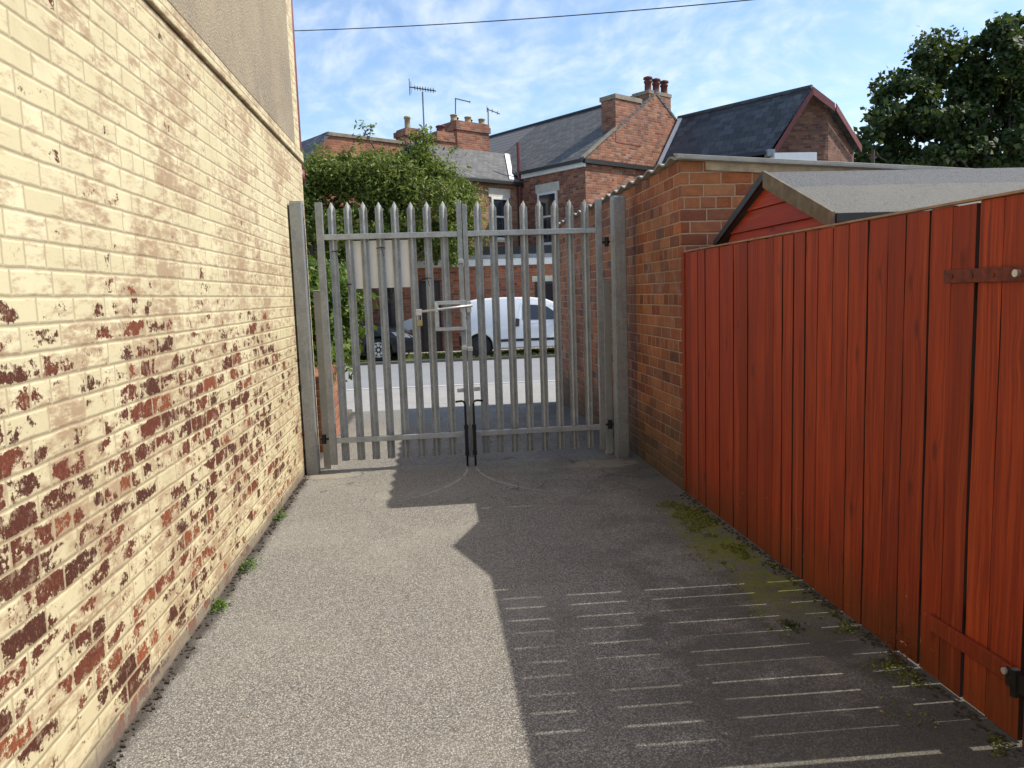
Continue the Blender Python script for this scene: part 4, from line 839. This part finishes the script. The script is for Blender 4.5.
# ------------------------------------------------------------------ vehicles
def wheel(c, r, w, parent, rim_mat, spokes=0):
    """wheel on axis Y, near face at c.y"""
    m = MB(); m.lathe(c, [(r * .62, 0), (r * .9, -.012), (r, .03), (r, w - .03), (r * .9, w)], 24, 'Y'); ty = m.build('wheel', M['tyre'], parent, smooth=False)
    m = MB()
    if spokes:
        m.lathe(V(c) + V((0, -.004, 0)), [(r * .66, 0), (r * .66, -.012), (r * .58, -.014), (r * .57, .0)], 24, 'Y'); m.lathe(V(c) + V((0, -.02, 0)), [(r * .14, 0), (r * .12, .02)], 12, 'Y')
        for i in range(spokes):
            a = 2 * math.pi * i / spokes; d = V((math.cos(a), 0, math.sin(a))); e = V((-d.z, 0, d.x))
            m.prism([V(c) + d * r * .1 + e * .05 + V((0, -.018, 0)), V(c) + d * r * .58 + e * .035 + V((0, -.018, 0)), V(c) + d * r * .58 - e * .035 + V((0, -.018, 0)), V(c) + d * r * .1 - e * .05 + V((0, -.018, 0))], (0, .02, 0))
    else:
        m.lathe(V(c) + V((0, -.01, 0)), [(r * .2, -.012), (r * .5, -.004), (r * .6, .004), (r * .6, .02)], 20, 'Y')
    m.build('rim', M[rim_mat], ty)
def body(mb, prof, y0, y1, belt, inset, top):
    """side outline extruded across the width, sides leaning in above the belt line"""
    n0 = len(mb.bm.verts); mb.prism([(x, y0, z) for x, z in prof], (0, y1 - y0, 0))
    cy = (y0 + y1) / 2
    for v in mb.bm.verts:
        if v.co.z > belt:
            k = (v.co.z - belt) / (top - belt); v.co.y += (inset * k if v.co.y < cy else -inset * k)
def arch(cx, cz, r, n=9): return [(cx - r * math.cos(math.pi * i / n), cz + r * math.sin(math.pi * i / n)) for i in range(n + 1)]
def leany(z, y0, belt, inset, top): return y0 + (inset * (z - belt) / (top - belt) if z > belt else 0)
def sidepanel(parent, name, mat, pts, y0, belt, inset, top, th=.012, proud=.006):
    m = MB(); a = [m.bm.verts.new((x, leany(z, y0, belt, inset, top) - proud, z)) for x, z in pts]; b = [m.bm.verts.new((x, leany(z, y0, belt, inset, top) + th, z)) for x, z in pts]
    m.bm.faces.new(a); m.bm.faces.new(b[::-1]); n = len(a)
    for i in range(n): m.bm.faces.new([a[i], b[i], b[(i + 1) % n], a[(i + 1) % n]])
    return m.build(name, M[mat], parent)
# van
yv0, yv1, zg = 20.62, 22.28, -.165
xr = atY(463.5, 350, yv0).x
vn = empty('parked_van', (xr + 1.9, 21.4, zg), 'small white panel van parked on the verge facing right', 'van')
def VX(x): return xr + x
wf_, wr_ = .45 + 2.51, .45
zb = zg + .22
prof = [(0.02, zb + .05), (wr_ - .36, zb)] + arch(wr_, zg + .29, .36)[1:-1] + [(wr_ + .36, zb), (wf_ - .36, zb)] + arch(wf_, zg + .29, .36)[1:-1] + [(wf_ + .36, zb), (3.80, zb + .03), (3.86, zg + .45), (3.82, zg + .72), (3.68, zg + .90), (3.05, zg + 1.06), (2.55, zg + 1.40), (2.3, zg + 1.51), (1.9, zg + 1.57), (1.2, zg + 1.59), (.5, zg + 1.57), (.16, zg + 1.51), (.07, zg + 1.25), (.02, zg + .75), (-.02, zg + .6)]
belt, ins, top = zg + .85, .17, zg + 1.59
m = MB(); body(m, [(VX(x), z) for x, z in prof], yv0, yv1, belt, ins, top); vb = m.build('body', M['van'], vn, bevel=.05)
for fce in vb.data.polygons: fce.use_smooth = True
md = vb.modifiers['edge']; md.segments = 3; md.angle_limit = R(25)
sp = lambda name, mat, pts, **k: sidepanel(vn, name, mat, [(VX(x), zg + z) for x, z in pts], yv0, belt, ins, top, **k)
dr = sp('door', 'van', [(1.52, .30), (2.55, .30), (2.66, .62), (2.95, .98), (2.42, 1.36), (1.60, 1.44), (1.50, 1.0)], proud=.004)
sp('side_window', 'glass', [(1.62, .97), (2.42, .95), (2.62, .97), (2.60, 1.10), (2.30, 1.31), (2.0, 1.36), (1.64, 1.38)], proud=.010)
sp('quarter_window', 'glass', [(2.66, .97), (2.86, .98), (2.66, 1.12)], proud=.010)
sp('side_trim', 'trim', [(.92, .40), (2.58, .40), (2.60, .47), (.92, .47)], proud=.022)
sp('door_handle', 'trim', [(1.42, .80), (1.52, .80), (1.54, 1.0), (1.44, 1.02)], proud=.03)
m = MB(); m.box(VX(2.56), VX(2.74), yv0 - .16, yv0 + .02, zg + .92, zg + 1.10); m.build('wing_mirror', M['trim'], vn, bevel=.04)
sp('tail_lamp', 'tail', [(.03, .72), (.13, .72), (.13, 1.1), (.09, 1.1)], proud=.008)
sp('headlight', 'lampg', [(3.40, .74), (3.70, .70), (3.66, .86), (3.38, .94)], proud=.01)
m = MB(); pr = [(3.10, 1.075), (2.60, 1.482)]; m.prism([(VX(3.02), yv0 + .17, zg + 1.09), (VX(2.585), yv0 + .23, zg + 1.38), (VX(2.585), yv1 - .23, zg + 1.38), (VX(3.02), yv1 - .17, zg + 1.09)], (.02, 0, .02)); m.build('windscreen', M['glass'], vn)
m = MB(); m.box(VX(-.05), VX(.05), yv0 + .04, yv1 - .04, zg + .26, zg + .52); m.build('rear_bumper', M['trim'], vn, bevel=.03)
for x in (wr_, wf_):
    for y in (yv0 + .05, yv1 - .24): wheel((VX(x), y, zg + .30), .30, .19, vn, 'trim')
for x in (wr_, wf_):
    m = MB(); m.lathe((VX(x), yv0 + .26, zg + .29), [(.37, 0), (.37, .9)], 20, 'Y'); m.build('wheel_arch', M['trim'], vn)
# car
yc0, yc1 = 20.72, 22.42
xf = atY(415.5, 350, yc0).x
cr_ = empty('parked_car', (xf - 2, 21.5, zg), 'black car parked on the verge behind the green shrub', 'car')
CX = lambda x: xf - x
fw, rw = .98, 3.45
zb = zg + .2
prof = [(.06, zb + .03), (fw - .36, zb)] + [(x, z) for x, z in arch(fw, zg + .30, .36)[1:-1]] + [(fw + .36, zb), (rw - .36, zb)] + arch(rw, zg + .30, .36)[1:-1] + [(rw + .36, zb), (4.1, zb + .05), (4.16, zg + .55), (4.10, zg + .9), (3.75, zg + 1.25), (3.3, zg + 1.42), (2.6, zg + 1.47), (2.0, zg + 1.40), (1.42, zg + 1.0), (.85, zg + .92), (.28, zg + .78), (.04, zg + .64), (0, zg + .42)]
belt, ins, top = zg + .85, .2, zg + 1.47
m = MB(); body(m, [(CX(x), z) for x, z in prof], yc0, yc1, belt, ins, top); cb_ = m.build('body', M['carb'], cr_, bevel=.05)
for fce in cb_.data.polygons: fce.use_smooth = True
cb_.modifiers['edge'].segments = 3; cb_.modifiers['edge'].angle_limit = R(25)
sp = lambda name, mat, pts, **k: sidepanel(cr_, name, mat, [(CX(x), zg + z) for x, z in pts], yc0, belt, ins, top, **k)
sp('side_window', 'glass', [(1.45, .96), (2.3, .96), (2.3, 1.36), (2.05, 1.33)], proud=.008); sp('side_window', 'glass', [(2.36, .96), (3.4, .96), (3.3, 1.30), (2.36, 1.37)], proud=.008)
m = MB(); m.prism([(CX(1.36), yc0 + .12, zg + 1.03), (CX(1.94), yc0 + .22, zg + 1.375), (CX(1.94), yc1 - .22, zg + 1.375), (CX(1.36), yc1 - .12, zg + 1.03)], (.02, 0, .025)); m.build('windscreen', M['glass'], cr_)
sp('headlight', 'lampg', [(.10, .60), (.50, .66), (.62, .78), (.22, .72)], proud=.012)
m = MB(); m.box(CX(1.62), CX(1.45), yc0 - .14, yc0 + .05, zg + .95, zg + 1.07); m.build('wing_mirror', M['carb'], cr_, bevel=.03)
m = MB(); m.box(CX(.02), CX(-.015), 21.3, 21.85, zg + .36, zg + .47); m.build('number_plate', M['white'], cr_)
for x in (fw, rw):
    for y in (yc0 + .04, yc1 - .24): wheel((CX(x), y, zg + .31), .31, .2, cr_, 'alloy', 8)
for x in (fw, rw):
    m = MB(); m.lathe((CX(x), yc0 + .26, zg + .30), [(.37, 0), (.37, .9)], 20, 'Y'); m.build('wheel_arch', M['trim'], cr_)
# pale notice board leaning by the car
p0, p1 = atY(403.5, 331, 22.7), atY(413, 318, 22.7)
nb = empty('notice_board', ((p0.x + p1.x) / 2, 22.7, -.13), 'small pale board on a post between the black car and brick shop', 'board')
m = MB(); m.prism([(p0.x, 22.68, p0.z), (p1.x, 22.68, p0.z + .04), (p1.x - .02, 22.68, p1.z), (p0.x - .02, 22.68, p1.z - .1)], (0, .02, 0)); m.build('panel', M['white'], nb)
m = MB(); m.box(p0.x + .1, p0.x + .15, 22.703, 22.75, -.13, p1.z - .1); m.build('post', M['bark'], nb)

# ------------------------------------------------------------------ light and sky
EL = R(48.5)
sd = bpy.data.lights.new('sun', 'SUN'); sd.energy = 3.4; sd.angle = R(0.53); sd.color = (1.0, 0.94, 0.84)
so = bpy.data.objects.new('sun', sd); COL.objects.link(so)
AZ = R(91.5)      # clockwise from +Y
sundir = V((math.sin(AZ) * math.cos(EL), math.cos(AZ) * math.cos(EL), math.sin(EL)))
so.rotation_euler = sundir.to_track_quat('Z', 'Y').to_euler(); so.location = sundir * 50
w = bpy.data.worlds.new('World'); sc.world = w; w.use_nodes = True
nt = w.node_tree; nt.nodes.clear()
class WB(NB):
    def __init__(s): s.t = nt
k = WB()
out = nt.nodes.new('ShaderNodeOutputWorld'); bg = nt.nodes.new('ShaderNodeBackground'); nt.links.new(bg.outputs[0], out.inputs[0])
sky = nt.nodes.new('ShaderNodeTexSky'); sky.sky_type = 'NISHITA'; sky.sun_disc = False; sky.sun_elevation = EL; sky.sun_rotation = AZ
sky.air_density = 1.0; sky.dust_density = 0.6; sky.ozone_density = 2.5
g = k.geo('Generated'); q = k.sep(g); zz = k.m('MAXIMUM', q[2], 0.06)
pv = k.comb(k.m('DIVIDE', q[0], k.add(zz, 0.42)), k.m('DIVIDE', q[1], k.add(zz, 0.42)), 0.0)
wv = nt.nodes.new('ShaderNodeVectorMath'); wv.operation = 'ADD'
nz = nt.nodes.new('ShaderNodeTexNoise'); nt.links.new(pv, nz.inputs['Vector']); nz.inputs['Scale'].default_value = 2.5
nt.links.new(pv, wv.inputs[0]); nt.links.new(k.scale(nz.outputs['Color'], (.22, .22, 0)), wv.inputs[1])
rot = nt.nodes.new('ShaderNodeVectorRotate'); rot.rotation_type = 'Z_AXIS'; nt.links.new(wv.outputs[0], rot.inputs['Vector']); rot.inputs['Angle'].default_value = 0.5
big = k.noise(pv, 1.3, 4, 0.55, 0.2); fine = k.noise(k.scale(rot.outputs[0], (1.0, 1.2, 1.0)), 19.0, 4, 0.55, 0.15); wisp = k.noise(k.scale(rot.outputs[0], (.9, 1.3, 1)), 6.0, 5, 0.6, 0.2)
cl = k.add(k.add(k.mul(big, .70), k.mul(fine, .62)), k.mul(wisp, .55))
side = k.lin(q[0], -.4, .6, -.06, .10)
mask = k.mul(k.step(k.add(cl, side), 0.78, 1.30), 0.72)
hz = k.mul(k.step(q[2], 0.22, 0.0), 0.35)
mask = k.m('MAXIMUM', mask, hz)
col = k.mix(mask, sky.outputs[0], (4.7, 5.05, 5.5))
nt.links.new(col, bg.inputs[0]); bg.inputs[1].default_value = 0.15
sc.view_settings.view_transform = 'Standard'; sc.view_settings.look = 'None'; sc.view_settings.gamma = 1; sc.view_settings.exposure = 0.58
sc.view_settings.use_curve_mapping = False
sc.cycles.use_denoising = True
sc.cycles.max_bounces = 6
